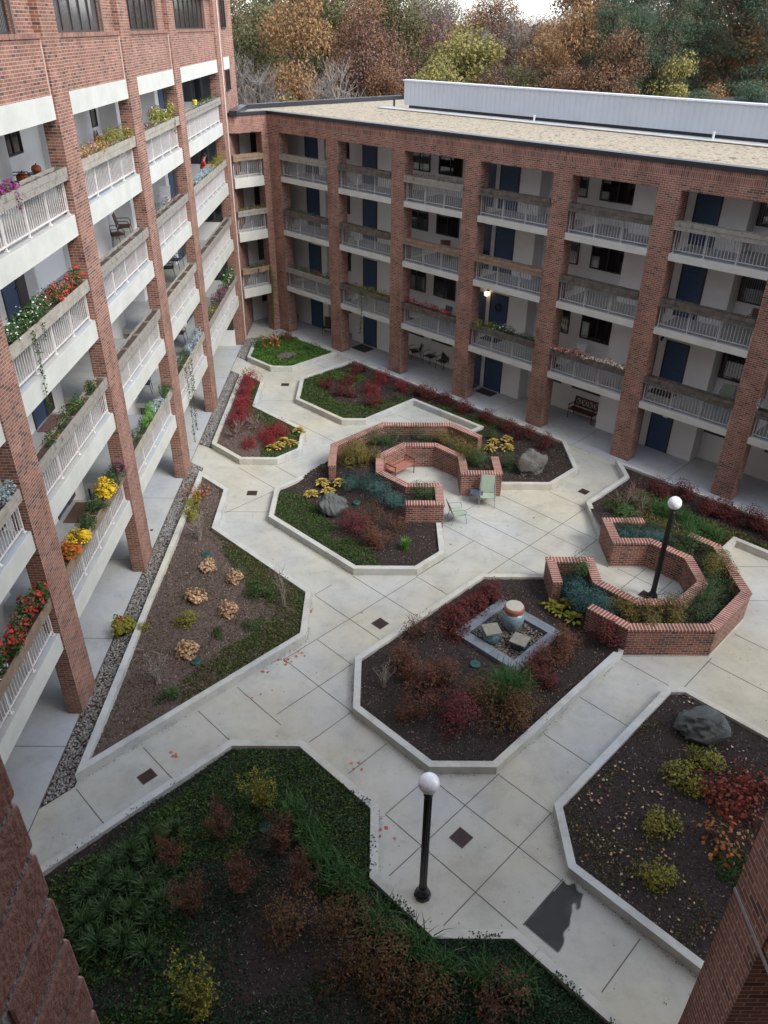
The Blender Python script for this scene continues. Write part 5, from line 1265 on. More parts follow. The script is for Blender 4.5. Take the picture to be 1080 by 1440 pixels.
# ================================================================== drains, lids
def grate(xy, rz, w, d, label):
    o = empty('drain_grate', (*xy, .0), rz); tag(o, label, 'drain', 'drain grates in the paving')
    m = MB(); m.box(-w / 2, -d / 2, .002, w / 2, -d / 2 + .03, .014); m.box(-w / 2, d / 2 - .03, .002, w / 2, d / 2, .014); m.box(-w / 2, -d / 2 + .03, .002, -w / 2 + .03, d / 2 - .03, .014); m.box(w / 2 - .03, -d / 2 + .03, .002, w / 2, d / 2 - .03, .014)
    m.build('frame', 'grate', o)
    m = MB(); m.box(-w / 2 + .03, -d / 2 + .03, .0015, w / 2 - .03, d / 2 - .03, .003); m.build('pit', 'black_metal', o)
    m = MB(); k = 9
    for i in range(k):
        x = -w / 2 + .045 + (w - .09) * i / (k - 1); m.box(x - .009, -d / 2 + .03, .004, x + .009, d / 2 - .03, .012)
    for i in (1, 2, 3):
        y = -d / 2 + d * i / 4; m.box(-w / 2 + .03, y - .008, .012, w / 2 - .03, y + .008, .0135)
    m.build('bars', 'grate', o)
for xy, rz, w, d, lb in (((0.048, 18.890), .785, .40, .40, 'square rusty drain grate left of the fountain bed'), ((1.952, 11.290), .785, .40, .40, 'square rusty drain grate beside the near lamp post'),
                     ((-5.762, 12.981), .785, .40, .32, 'rusty drain grate on the path at the lower left'), ((-5.111, 26.865), 0, .40, .34, 'drain grate between the crimson shrub bed and the kite shaped bed'),
                     ((-4.960, 37.949), 0, .40, .34, 'small drain grate on the far path'), ((8.289, 27.158), .785, .36, .36, 'drain grate near the right end of the far path'), ((8.868, 20.416), .785, .38, .38, 'drain grate at the foot of the lamp post in the alcove')):
    grate(xy, rz, w, d, lb)
def lid(xy, bk, desc):
    z = float(BEDS[bk][1](np.array([xy], float))[0]); o = empty('irrigation_lid', (*xy, z + .01)); tag(o, desc, 'valve lid', 'round green valve lids')
    m = MB(); m.lathe([(.16, -.05), (.16, .035), (.145, .05), (.02, .055)], n=24); m.build('lid', 'box_green', o)
    m = MB(); m.box(-.04, -.012, .05, .04, .012, .062); m.build('grip', 'black_metal', o)
lid((-6.068, 22.385), 'L', 'round dark green valve lid, upper one in the kite shaped bed'); lid((-5.338, 16.952), 'L', 'round dark green valve lid, lower one in the kite shaped bed')
lid((2.822, 16.867), 'B', 'round green valve lid below the fountain frame'); lid((-0.881, 25.695), 'A', 'round green valve lid beside the dark boulder'); lid((-2.596, 11.407), 'P7', 'round dark valve lid in the shaded bed')
for i, p in enumerate(((-7.921, 15.496), (-8.437, 24.109), (11.815, 27.064), (13.693, 24.913))):
    m = MB(); m.lathe([(.05, .012), (.055, .03), (.04, .034)], n=12); o = m.build('floor_outlet', 'grate'); o.location = (*p, 0); tag(o, ['small round floor outlet near the potted plant', 'small round floor outlet beside the third pier of the left wing', 'small floor outlet under the far wing behind the lamp alcove', 'small floor outlet at the right frame edge under the far wing'][i], 'floor outlet')

# wet patch on the path
MAT['wet'] = flat('wet_concrete', (.03, .03, .028), .75, spec=.25)
wp = [(3.132, 9.254), (4.134, 10.236), (4.228, 10.153), (4.306, 10.004), (4.427, 9.841), (4.331, 9.680), (4.176, 9.600), (4.080, 9.427), (3.989, 9.272), (4.003, 9.121), (3.905, 9.001), (3.905, 8.853), (3.788, 8.780), (3.728, 8.693)]
wq = [(3.099, 9.239), (4.138, 10.253), (4.518, 9.906), (4.288, 9.553), (4.058, 9.242), (3.932, 8.912), (3.714, 8.621)]
cs = .03; xs_ = np.arange(min(p[0] for p in wq) - .1, max(p[0] for p in wq) + .1, cs); ys_ = np.arange(min(p[1] for p in wq) - .1, max(p[1] for p in wq) + .1, cs)
gx_, gy_ = np.meshgrid(xs_, ys_); PP = np.stack([gx_.ravel(), gy_.ravel()], 1)
dmin = np.full(len(PP), 9.)
for k_ in range(1, len(wq) - 1):
    a_, b2_ = np.array(wq[k_]), np.array(wq[k_ + 1]); t_ = np.clip(((PP - a_) @ (b2_ - a_)) / ((b2_ - a_) @ (b2_ - a_)), 0, 1); dmin = np.minimum(dmin, np.linalg.norm(PP - a_ - t_[:, None] * (b2_ - a_), axis=1))
ins = inpoly(PP, wq); sd_ = np.where(ins, dmin, -dmin) + .055 * noise2(PP, 16, 5) + .05 * noise2(PP, 6, 6); al_ = sm(sd_ / .05) * inpoly(PP, [(3.099, 9.239), (4.138, 10.253), (5.108, 9.909), (4.172, 7.829), (3.692, 8.508)])
al_ *= .86 + .10 * noise2(PP, 5, 9)
fid = [(r * len(xs_) + q) for r in range(len(ys_) - 1) for q in range(len(xs_) - 1)]; fid = [i for i in fid if max(al_[i], al_[i + 1], al_[i + len(xs_)], al_[i + len(xs_) + 1]) > .02]
me = bpy.data.meshes.new('wet_patch'); me.from_pydata([(p[0], p[1], .0075) for p in PP], [], [(i, i + 1, i + len(xs_) + 1, i + len(xs_)) for i in fid])
at = me.attributes.new('wet', 'FLOAT', 'POINT'); at.data.foreach_set('value', np.clip(al_, 0, 1).astype(np.float32))
wm, n_, l_, b_ = new_mat('damp_concrete'); b_.inputs['Base Color'].default_value = (.022, .022, .021, 1); b_.inputs['Roughness'].default_value = .7
an = n_.new('ShaderNodeAttribute'); an.attribute_name = 'wet'; tp = n_.new('ShaderNodeBsdfTransparent'); mx_ = n_.new('ShaderNodeMixShader'); l_.new(an.outputs['Fac'], mx_.inputs[0]); l_.new(tp.outputs[0], mx_.inputs[1]); l_.new(b_.outputs[0], mx_.inputs[2]); l_.new(mx_.outputs[0], n_['Material Output'].inputs['Surface'])
me.materials.append(wm); o = bpy.data.objects.new('wet_patch', me); COL.objects.link(o); tag(o, kind='structure')

MAT['rock_brown'] = noise_mat('brown_rock', (.05, .042, .036), (.12, .10, .085), 4, .9, .6, 14)
# ================================================================== boulders
def boulder(xy, z, r, sc, rz, mat, label, seed):
    import bmesh
    bm = bmesh.new(); bmesh.ops.create_icosphere(bm, subdivisions=5, radius=1); R = np.random.default_rng(seed)
    ks = [(R.normal(size=3) * f, R.uniform(0, 6.28), a) for f, a in ((1.0, .045), (1.4, .05), (2.2, .045), (3.2, .035), (5, .02), (8, .012), (13, .007)) for _ in range(3)]
    cuts = [(R.normal(size=3), R.uniform(.70, .9)) for _ in range(9)]
    for v in bm.verts:
        p = np.array(v.co); d = 1 + sum(a * math.sin(float(k @ p) * 2 + ph) for k, ph, a in ks); p = p * d
        for n, c in cuts:
            n = n / np.linalg.norm(n); e = float(p @ n) - c
            if e > 0: p = p - n * e * .8
        v.co = p
    me = bpy.data.meshes.new('boulder'); bm.to_mesh(me); bm.free(); me.materials.append(MAT[mat])
    for p in me.polygons: p.use_smooth = True
    o = bpy.data.objects.new('boulder', me); COL.objects.link(o); o.location = (*xy, z); o.scale = (r * sc[0], r * sc[1], r * sc[2]); o.rotation_euler = (.05, .05, rz)
    tag(o, label, 'boulder', 'boulders in the beds'); return o
boulder((-1.803, 25.210), .46, .58, (1.0, .8, .86), .3, 'rock', 'dark grey boulder in the bed left of the bench alcove', 3)
boulder((6.270, 28.460), .50, .60, (.98, .75, 1.15), .5, 'rock_warm', 'pointed granite boulder in the upper right bed', 5)
boulder((8.589, 14.281), .40, .62, (1.05, .9, .85), -.3, 'rock', 'large dark boulder at the top of the leaf strewn bed', 8)
boulder((-5.175, 41.258), .30, .42, (1.4, .6, .55), .2, 'rock_brown', 'low brownish rock in the far corner bed', 11)

# ================================================================== fountain
FC = (3.97, 18.16); o = empty('fountain_surround', (*FC, 0), math.pi / 4); tag(o, 'square frame of blue grey slate slabs round a basin of dark pebbles', 'fountain basin')
hs, w = 1.19, .34
for k in range(4):
    for j in range(3):
        L0, L1 = -hs + (2 * hs - w) * j / 3, -hs + (2 * hs - w) * (j + 1) / 3
        m = MB(); m.box(L0 + .004, -hs, .12, L1 - .004, -hs + w, .30 + random.uniform(-.003, .003)); mm = MB(); mm.add(m, Matrix.Rotation(k * math.pi / 2, 4, 'Z')); mm.build('slate_slab', 'slate', o)
m = MB(); m.box(-hs + w, -hs + w, .14, hs - w, hs - w, .17); m.build('basin', 'black_metal', o)
P = rng.uniform(-hs + w + .03, hs - w - .03, (1500, 2)); pebbles('basin_pebbles', P, .19, .032, 'pebble_dark', '', o)
def glaze(name, a, b_, c):
    mt = noise_mat(name, a, b_, 7, .22, 0, 20, c3=c); mt.node_tree.nodes['Principled BSDF'].inputs['Coat Weight'].default_value = .6; MAT[name] = mt
glaze('glaze_blue', (.08, .17, .22), (.26, .38, .42), (.16, .27, .33)); glaze('glaze_teal', (.03, .09, .11), (.12, .22, .24), (.06, .14, .17)); glaze('glaze_navy', (.01, .015, .04), (.03, .04, .09), (.02, .025, .06))
MAT['terracotta'] = flat('terracotta_band', (.34, .12, .07), .5); MAT['cream_stone'] = noise_mat('cream_stone', (.34, .32, .26), (.46, .43, .36), 6, .8)
MAT['tan_stone'] = noise_mat('tan_stone', (.17, .165, .135), (.26, .25, .21), 8, .8, .3, 30)
j = empty('fountain_jar', (4.13, 18.50, .17)); tag(j, 'tall blue glazed jar with a terracotta rim and round cream lid', 'jar', 'jars of the fountain')
m = MB(); m.lathe([(.20, 0), (.24, .06), (.31, .25), (.345, .45), (.33, .60), (.29, .70)], n=36); m.build('body', 'glaze_blue', j, True)
m = MB(); m.lathe([(.29, .70), (.305, .72), (.31, .84), (.285, .88)], n=36); m.build('rim', 'terracotta', j)
m = MB(); m.lathe([(.27, .86), (.27, .905), (.255, .915)], n=36); m.build('lid', 'cream_stone', j)
def slab_jar(xy, r, h, s, rz, gl, label):
    j = empty('fountain_jar', (*xy, .17)); tag(j, label, 'jar', 'jars of the fountain')
    m = MB(); m.lathe([(r * .8, 0), (r * .98, h * .3), (r * 1.05, h * .62), (r * .9, h * .9), (r * .82, h)], n=32); m.build('body', gl, j, True)
    m = MB(); m.rbox((0, 0, h + .03), (s, s, .06), Matrix.Rotation(rz, 3, 'Z')); m.build('stone_lid', 'tan_stone', j)
slab_jar((3.40, 17.92), .27, .42, .50, math.radians(12), 'glaze_teal', 'teal glazed pot under a square stone lid, left of the tall jar')
slab_jar((4.22, 17.63), .25, .27, .50, math.radians(-32), 'glaze_navy', 'low navy glazed pot under a square stone lid, right of the tall jar')

# ================================================================== benches, chairs, tables
MAT['teak'] = noise_mat('red_stained_teak', (.26, .10, .07), (.38, .17, .12), 8, .6); MAT['brown_wood'] = noise_mat('dark_brown_wood', (.07, .028, .02), (.13, .055, .04), 8, .5)
MAT['sling'] = noise_mat('green_sling_fabric', (.27, .34, .26), (.34, .41, .32), 20, .8); MAT['alu'] = flat('grey_tube', (.30, .33, .35), .35, .4); MAT['white_plastic'] = flat('white_plastic', (.75, .75, .76), .4)
MAT['blue_mesh'] = flat('blue_mesh', (.06, .08, .11), .6); MAT['wicker'] = noise_mat('dark_wicker', (.04, .028, .022), (.10, .07, .05), 30, .7); MAT['straw'] = noise_mat('straw_cushion', (.42, .27, .10), (.55, .36, .16), 10, .9)
MAT['pumpkin'] = noise_mat('pumpkin_skin', (.42, .10, .03), (.55, .17, .05), 4, .5); MAT['mat_dark'] = noise_mat('doormat', (.02, .018, .018), (.06, .05, .05), 30, .95); MAT['mat_red'] = noise_mat('patterned_rug', (.07, .02, .03), (.22, .12, .12), 9, .95, c3=(.10, .03, .045)); MAT['mat_brown'] = noise_mat('brown_doormat', (.08, .045, .035), (.14, .08, .06), 30, .95)
def bench(xy, z, rz, L, wood, metal, label, slats='x'):
    """local +y is the way it faces"""
    o = empty('garden_bench', (*xy, z), rz); tag(o, label, 'bench')
    s = MB()
    for i in range(5): s.box(-L / 2, -.20 + i * .10, .42, L / 2, -.115 + i * .10, .445)
    s.build('seat', wood, o)
    b = MB(); tilt = lambda zz: -.24 - (zz - .42) * .22
    for zz in (.52, .88): b.rbox((0, tilt(zz), zz), (L, .03, .07), Matrix.Rotation(.2, 3, 'X'))
    n = 4
    for i in range(n):
        x0, x1 = -L / 2 + L * i / n, -L / 2 + L * (i + 1) / n
        for q in range(2 if slats == 'x' else 1):
            za, zb = (.54, .86) if q == 0 else (.86, .54); b.tube((x0 + .03, tilt(za), za), (x1 - .03, tilt(zb), zb), .018, .018, 4)
        b.tube((x1, tilt(.5), .5), (x1, tilt(.9), .9), .018, .018, 4)
    for k in range(6): x = -L / 2 + L * (k + .5) / 6; b.tube((x - .05, tilt(.54), .54), (x + .06, tilt(.86), .86), .012, .012, 4)
    b.build('backrest', wood, o)
    for sx in (-1, 1):
        x = sx * (L / 2 - .03)
        a = MB(); a.box(x - .025, -.30, .64, x + .025, .30, .675); a.build('armrest', metal, o)
        for y, t in ((.26, .66), (-.24, .92)):
            l = MB(); l.tube((x, y, 0), (x, y if t < .7 else y - .10, t), .024, .022, 6); l.build('leg', metal, o)
    return o
bench((.86, 28.44), 0, math.radians(-135), 1.18, 'teak', 'brown_wood', 'red stained wooden garden bench with dark arms inside the brick alcove', 'z')
bench(((9.683, 33.978)[0], (9.683, 33.978)[1]), .014, math.radians(135), 1.35, 'brown_wood', 'brown_wood', 'dark wooden garden bench against the wall under the far gallery')
def chair(xy, z, rz, seat, frame, label, name='patio_chair', h=.88, sh=.42, w=.52, arms=True, group=None, rec=.16):
    o = empty(name, (*xy, z), rz); tag(o, label, 'chair', group)
    s = MB(); s.rbox((0, .02, sh), (w - .05, .46, .025), Matrix.Rotation(.06, 3, 'X')); s.build('seat', seat, o)
    b = MB(); bl = h - sh; b.rbox((0, -.22 - rec * bl * .5 - .02, sh + bl * .5), (w - .06, .022, bl), Matrix.Rotation(rec * 1.1, 3, 'X')); b.build('backrest', seat, o)
    f = MB()
    for sx in (-1, 1):
        x = sx * w / 2
        f.path([(x, -.22 - rec * bl - .03, h), (x, -.22, sh), (x, .24, sh)], .013)
        if arms: f.path([(x, -.22 - rec * bl * .5, sh + bl * .5), (x * 1.04, -.15, sh + .235), (x * 1.04, .18, sh + .23), (x, .26, sh + .12), (x, .24, sh)], .014)
    f.tube((-w / 2, -.22 - rec * bl - .03, h), (w / 2, -.22 - rec * bl - .03, h), .013); f.build('frame', frame, o)
    for sx in (-1, 1):
        for y0, y1 in ((.24, .30), (-.20, -.30)):
            l = MB(); l.tube((sx * w / 2, y0, sh), (sx * w / 2, y1, 0), .014, .012, 6); l.build('leg', frame, o)
    return o
chair((4.22, 26.12), 0, math.radians(174), 'sling', 'alu', 'high backed pale green sling chair against the brick wall', 'sling_chair', 1.12, .42, .58, rec=.2, group='pale green sling chairs')
chair((2.95, 24.92), 0, math.radians(-78), 'sling', 'alu', 'low pale green sling chair turned to the right at the end of the brick wall', 'sling_chair', .86, .40, .58, rec=.3, group='pale green sling chairs')
t_ = empty('side_table', (*(3.814, 26.296), 0), .3); tag(t_, 'small grey hexagonal side table beside the high backed chair', 'table')
m = MB(); m.lathe([(.29, .43), (.30, .44), (.29, .455)], n=6); m.build('table_top', 'blue_mesh', t_)
for k in range(3):
    a = k * 2.094 + .5; m = MB(); m.tube((.25 * math.cos(a), .25 * math.sin(a), .43), (.24 * math.cos(a), .24 * math.sin(a), 0), .014); m.build('leg', 'alu', t_)
WB = math.radians(135)     # chairs under the far wing face the courtyard
chair((1.939, 41.981), .014, WB - .5, 'wicker', 'wicker', 'dark wicker chair with a straw coloured cushion under the far gallery', 'wicker_chair', .85, .4, .6)
chair((2.741, 41.126), .014, WB, 'blue_mesh', 'black_metal', 'dark blue mesh chair under the far gallery, left of two', 'mesh_chair', .9, group='dark mesh chairs')
chair((3.408, 40.401), .014, WB + .1, 'blue_mesh', 'black_metal', 'dark blue mesh chair under the far gallery, right of two', 'mesh_chair', .9, group='dark mesh chairs')
chair((-3.201, 45.794), .014, WB + .6, 'wicker', 'black_metal', 'dark chair half hidden by the pier nearest the corner', 'wicker_chair', .95)
def on(y, k, v): return (-v, y), FL[k] + .016
def ca(y, k, v, rz, *a, **kw): p, z = on(y, k, v); return chair(p, z, rz, *a, **kw)
WA = math.radians(-90)
ca(23.6, 4, 10.15, WA + .4, 'black_metal', 'black_metal', 'black lattice chair on the topmost balcony at the left edge', 'metal_chair')
ca(31.7, 4, 10.15, WA + .3, 'black_metal', 'black_metal', 'black metal chair beside the pumpkin table of the topmost second bay', 'metal_chair')
ca(30.15, 3, 9.95, WA + .7, 'brown_wood', 'brown_wood', 'nearer dark wooden armchair on the third balcony of the second bay', 'wooden_armchair', w=.62)
ca(31.5, 3, 10.0, WA + .2, 'brown_wood', 'brown_wood', 'farther dark wooden armchair on the third balcony of the second bay', 'wooden_armchair', w=.62)
ca(37.7, 3, 9.95, WA + 2.2, 'white_plastic', 'white_plastic', 'white plastic garden chair on the third balcony of the third bay', 'plastic_chair')
ca(36.4, 2, 9.85, WA + .3, 'blue_mesh', 'black_metal', 'dark slim chair on the second balcony of the third bay, nearer one', 'metal_chair')
ca(37.8, 2, 9.8, WA - .2, 'blue_mesh', 'black_metal', 'dark slim chair on the second balcony of the third bay, farther one', 'metal_chair')
ca(30.2, 1, 9.8, WA + .2, 'blue_mesh', 'black_metal', 'dark chair on the lowest balcony of the third bay', 'metal_chair')
ca(36.4, 1, 9.7, WA, 'brown_wood', 'black_metal', 'dark chair behind the trailing vines', 'metal_chair')
def cb(i, k, f, n, rz, *a, **kw):
    x0, x1 = bays_B[i]; return chair(BW(x0 + (x1 - x0) * f, n), FB[k] + .016, rz, *a, **kw)
cb(2, 1, .45, 30.2, WB, 'blue_mesh', 'white_plastic', 'pale framed chair behind the begonias, left one', 'metal_chair'); cb(2, 1, .7, 30.2, WB + .3, 'blue_mesh', 'white_plastic', 'pale framed chair behind the begonias, right one', 'metal_chair')
cb(2, 2, .35, 30.3, WB + .5, 'brown_wood', 'black_metal', 'reddish brown chair on the middle gallery of the third bay, left one', 'metal_chair'); cb(2, 2, .92, 30.2, WB - .5, 'brown_wood', 'black_metal', 'reddish brown chair on the middle gallery of the third bay, right one', 'metal_chair')
cb(5, 1, .72, 30.6, WB + .2, 'sling', 'alu', 'greenish chair on the lowest gallery near the right edge', 'metal_chair'); cb(5, 2, .8, 30.6, WB, 'brown_wood', 'brown_wood', 'brown chair on the middle gallery near the right edge', 'wooden_armchair')
cb(3, 1, .88, 30.4, WB + .8, 'white_plastic', 'black_metal', 'pale chair to the right of the wreath door', 'metal_chair'); cb(4, 1, .1, 30.4, WB, 'white_plastic', 'white_plastic', 'white wire chair behind the pink flowers', 'metal_chair')
def table(p, z, label, r=.28, h=.5, mat='black_metal'):
    o = empty('small_table', (*p, z)); tag(o, label, 'table'); m = MB(); m.lathe([(r, h - .02), (r, h)], n=20); m.build('table_top', mat, o)
    for k in range(4): a = k * 1.571 + .4; m = MB(); m.tube((r * .8 * math.cos(a), r * .8 * math.sin(a), h - .02), (r * .9 * math.cos(a), r * .9 * math.sin(a), 0), .012); m.build('leg', mat, o)
def pumpkin(p, z, r, label):
    o = empty('pumpkin', (*p, z)); tag(o, label, 'pumpkin', 'pumpkins on the topmost balconies'); m = MB(); n = 30; prof = [(.25, .02), (.7, .1), (.98, .4), (1, .75), (.85, 1.15), (.5, 1.4), (.12, 1.38)]
    for q, z_ in prof:
        for k in range(n): t = 2 * math.pi * k / n; rr = r * q * (1 - .09 * abs(math.sin(t * 5))); m.v.append((rr * math.cos(t), rr * math.sin(t), r * z_))
    for a in range(len(prof) - 1):
        for k in range(n): m.f.append((a * n + k, a * n + (k + 1) % n, (a + 1) * n + (k + 1) % n, (a + 1) * n + k))
    m.f.append(tuple(range((len(prof) - 1) * n, len(prof) * n))); m.build('body', 'pumpkin', o, True)
    m = MB(); m.tube((0, 0, r * 1.35), (r * .15, 0, r * 1.75), r * .12, r * .09); m.build('stalk', 'stem', o)
p, z = on(24.75, 4, 10.15); table(p, z, 'small black table with a pumpkin at the left edge'); pumpkin(p, z + .5, .15, 'small orange pumpkin on the black table at the left edge')
p, z = on(30.4, 4, 10.1); table(p, z, 'small black table with the larger pumpkin, topmost second bay', .34, .55); pumpkin(p, z + .55, .22, 'larger orange pumpkin on the table of the topmost second bay')
p, z = on(23.55, 4, 10.1); pumpkin(p, z + .44, .17, 'orange pumpkin lying on the black lattice chair')
p, z = on(38.4, 4, 8.7); m = MB(); m.lathe([(.08, 1.0), (.11, 1.17), (.10, 1.2)], n=14); MAT['yellow'] = flat('yellow_paint', (.65, .55, .04), .5); o = m.build('flower_pot', 'yellow'); o.location = (-8.2, p[1], z + .22); tag(o, 'small bright yellow pot on the topmost trough of the farthest bay', 'pot')
def mat_(p, z, rz, w, d, m_, label):
    m = MB(); m.box(-w / 2, -d / 2, 0, w / 2, d / 2, .014); o = m.build('doormat', m_); o.location = (*p, z); o.rotation_euler = (0, 0, rz); tag(o, label, 'doormat', 'doormats')
mat_((-9.4, 20.75), FL[2] + .018, 0, .9, 1.15, 'mat_red', 'dark red patterned rug in front of a blue door on the left wing')
mat_((-9.4, 20.75), FL[1] + .018, 0, .7, 1.2, 'mat_brown', 'brown doormat on the lowest balcony of the left wing')
mat_(BW(-22.4, 30.1), .014, -math.pi / 4, 1.0, .6, 'mat_dark', 'black doormat in front of the ground floor door behind the fourth pier'); mat_(BW(-23.5, 30.2), .014, -math.pi / 4, .6, .5, 'mat_brown', 'small brown mat beside the fourth pier')
mat_(BW(-31.4, 29.95), .014, -math.pi / 4, 1.15, .85, 'mat_dark', 'large dark doormat in front of the second ground floor door')
mat_(BW(-13.2, 30.1), FB[1] + .018, -math.pi / 4, 1.1, .6, 'mat_dark', 'black doormat on the lowest gallery near the right edge'); mat_(BW(-22.4, 30.1), FB[1] + .018, -math.pi / 4, 1.0, .6, 'mat_dark', 'black doormat below the wreath door')
# notice on the ground floor door
m = MB(); m.box(-13.12, 30.526, 1.62, -12.9, 30.532, 1.76); o = m.build('notice', 'white_plastic', B)
# potted plant on the walkway edge
o = empty('potted_plant', (*(-7.883, 18.283), .012)); tag(o, 'leafy green and red plant in a black pot at the edge of the left walkway', 'potted plant')
m = MB(); m.lathe([(.13, 0), (.17, .24), (.185, .25), (.185, .28), (.16, .28), (.15, .24)], n=22); m.build('pot', 'black_metal', o, True)
P, d, cc = clump_points(700, .38, .38, .42, 10, .4); P[:, 2] += .25; quads_obj('foliage', leaves(P, .10, .4, .6, d), 'lf_yellowgreen', o)
P, d, cc = clump_points(90, .2, .2, .5, 5, .35); P[:, 2] += .32; quads_obj('red_leaves', leaves(P, .10, .4, .6, d), 'lf_red', o)
o = put('green', (-7.696, 18.719), .6, z=.012); tag(o, 'green plant right behind the black pot on the pebble strip', 'potted plant')
P, d, cc = clump_points(160, .35, .35, .4, 7, .5)
# hydrant like stake and hose bits are too small to show

# ================================================================== person in red on the far balcony
def skin_obj(name, joints, bones, mat, parent, sub=2):
    me = bpy.data.meshes.new(name); me.from_pydata([j[0] for j in joints], bones, []); me.materials.append(MAT[mat]); o = bpy.data.objects.new(name, me); COL.objects.link(o); o.parent = parent
    o.modifiers.new('skin', 'SKIN').use_smooth_shade = True
    sv = me.skin_vertices[0].data if me.skin_vertices else None
    if sv is None:
        bpy.context.view_layer.objects.active = o
    for i, j in enumerate(joints):
        r = j[1]; me.skin_vertices[0].data[i].radius = (r if isinstance(r, tuple) else (r, r))
    me.skin_vertices[0].data[0].use_root = True
    s = o.modifiers.new('subsurf', 'SUBSURF'); s.levels = s.render_levels = sub; return o
MAT['skin'] = flat('skin', (.42, .24, .17), .6); MAT['jacket'] = flat('red_jacket', (.42, .018, .015), .8); MAT['trousers'] = flat('black_trousers', (.018, .018, .02), .8); MAT['hair'] = flat('dark_hair', (.03, .02, .015), .6)
pe = empty('person', (-8.78, 41.15, FL[3] + .016), math.radians(-70)); tag(pe, 'person in red jacket and black trousers leaning over a trough on the farthest balcony', 'person')
J = [((0, 0, .95), .13), ((0, .03, 1.15), .12), ((0, .09, 1.38), .14), ((0, .13, 1.50), .055), ((0, .17, 1.60), .085), ((0, .19, 1.70), .085), ((-.10, 0, .88), .09), ((-.11, .01, .48), .06), ((-.11, -.03, .08), .045), ((-.11, .12, .04), .04), ((.10, 0, .88), .09), ((.11, .03, .48), .06), ((.11, -.01, .08), .045), ((.11, .14, .04), .04),
     ((-.18, .10, 1.40), .06), ((-.24, .18, 1.15), .045), ((-.18, .42, 1.12), .032), ((-.17, .50, 1.12), .028), ((.18, .10, 1.40), .06), ((.24, .18, 1.15), .045), ((.18, .42, 1.12), .032), ((.17, .50, 1.12), .028)]
Bn = [(0, 1), (1, 2), (2, 3), (3, 4), (4, 5), (0, 6), (6, 7), (7, 8), (8, 9), (0, 10), (10, 11), (11, 12), (12, 13), (2, 14), (14, 15), (15, 16), (16, 17), (2, 18), (18, 19), (19, 20), (20, 21)]
for hb, sx in ((17, -1), (21, 1)):
    hx, hy, hz = J[hb][0]
    for q, (dx, ln) in enumerate(((-.024, .065), (-.008, .075), (.008, .07), (.024, .055))):
        i = len(J); J.append(((hx + dx, hy + .045, hz), .0095)); J.append(((hx + dx * 1.2, hy + .045 + ln * .6, hz - .015), .0085)); J.append(((hx + dx * 1.2, hy + .045 + ln * .9, hz - .045), .008)); Bn += [(hb, i), (i, i + 1), (i + 1, i + 2)]
    i = len(J); J.append(((hx - sx * .035, hy + .01, hz), .010)); J.append(((hx - sx * .05, hy + .05, hz - .02), .009)); Bn += [(hb, i), (i, i + 1)]
try:
    body = skin_obj('body', J, Bn, 'skin', pe)
    jk = [((0, .0, .88), (.17, .14)), ((0, .03, 1.12), (.16, .135)), ((0, .09, 1.38), (.17, .15)), ((0, .12, 1.47), (.08, .08)), ((-.19, .10, 1.39), .078), ((-.25, .18, 1.15), .062), ((-.18, .42, 1.12), .048), ((.19, .10, 1.39), .078), ((.25, .18, 1.15), .062), ((.18, .42, 1.12), .048)]
    skin_obj('jacket', jk, [(0, 1), (1, 2), (2, 3), (2, 4), (4, 5), (5, 6), (2, 7), (7, 8), (8, 9)], 'jacket', body)
    tr = [((0, 0, .93), (.15, .13)), ((-.10, 0, .84), .105), ((-.11, .01, .48), .075), ((-.11, -.03, .09), .06), ((.10, 0, .84), .105), ((.11, .03, .48), .075), ((.11, -.01, .09), .06)]
    skin_obj('trousers', tr, [(0, 1), (1, 2), (2, 3), (0, 4), (4, 5), (5, 6)], 'trousers', body)
    m = MB(); m.lathe([(.02, .115), (.06, .10), (.095, .05), (.10, 0), (.095, -.05), (.07, -.09)], (0, .165, 1.70), 18); m.build('hair', 'hair', body, True)
    m = MB(); m.tube((0, .265, 1.66), (0, .285, 1.645), .012, .012); m.tube((-.03, .26, 1.69), (-.03, .268, 1.69), .009); m.tube((.03, .26, 1.69), (.03, .268, 1.69), .009); m.tube((-.02, .262, 1.62), (.02, .262, 1.62), .006); m.build('face', 'skin', body)
except Exception as e:
    print('PERSON', e)

# ================================================================== woods behind
MAT['bark'] = noise_mat('bark', (.06, .045, .035), (.14, .11, .09), 3, .95); MAT['bark_grey'] = noise_mat('grey_bark', (.18, .165, .15), (.30, .28, .26), 3, .95)
T = {'oak_green': [(.07, .085, .035), (.11, .12, .05), (.16, .15, .065), (.21, .15, .075)], 'oak_rust': [(.19, .10, .055), (.25, .13, .07), (.14, .08, .05), (.30, .18, .10)], 'yellow': [(.28, .25, .07), (.20, .20, .07), (.34, .28, .09), (.16, .16, .06)],
     'orange': [(.33, .18, .08), (.27, .14, .07), (.38, .25, .11), (.20, .13, .07)], 'maroon': [(.17, .09, .075), (.22, .12, .09), (.13, .075, .065)], 'pine': [(.045, .075, .045), (.07, .11, .062), (.10, .14, .08), (.055, .085, .055)], 'brown': [(.20, .15, .115), (.16, .12, .095), (.25, .19, .14)]}
for k, c in T.items(): lm_('tree_' + k, c, .25)
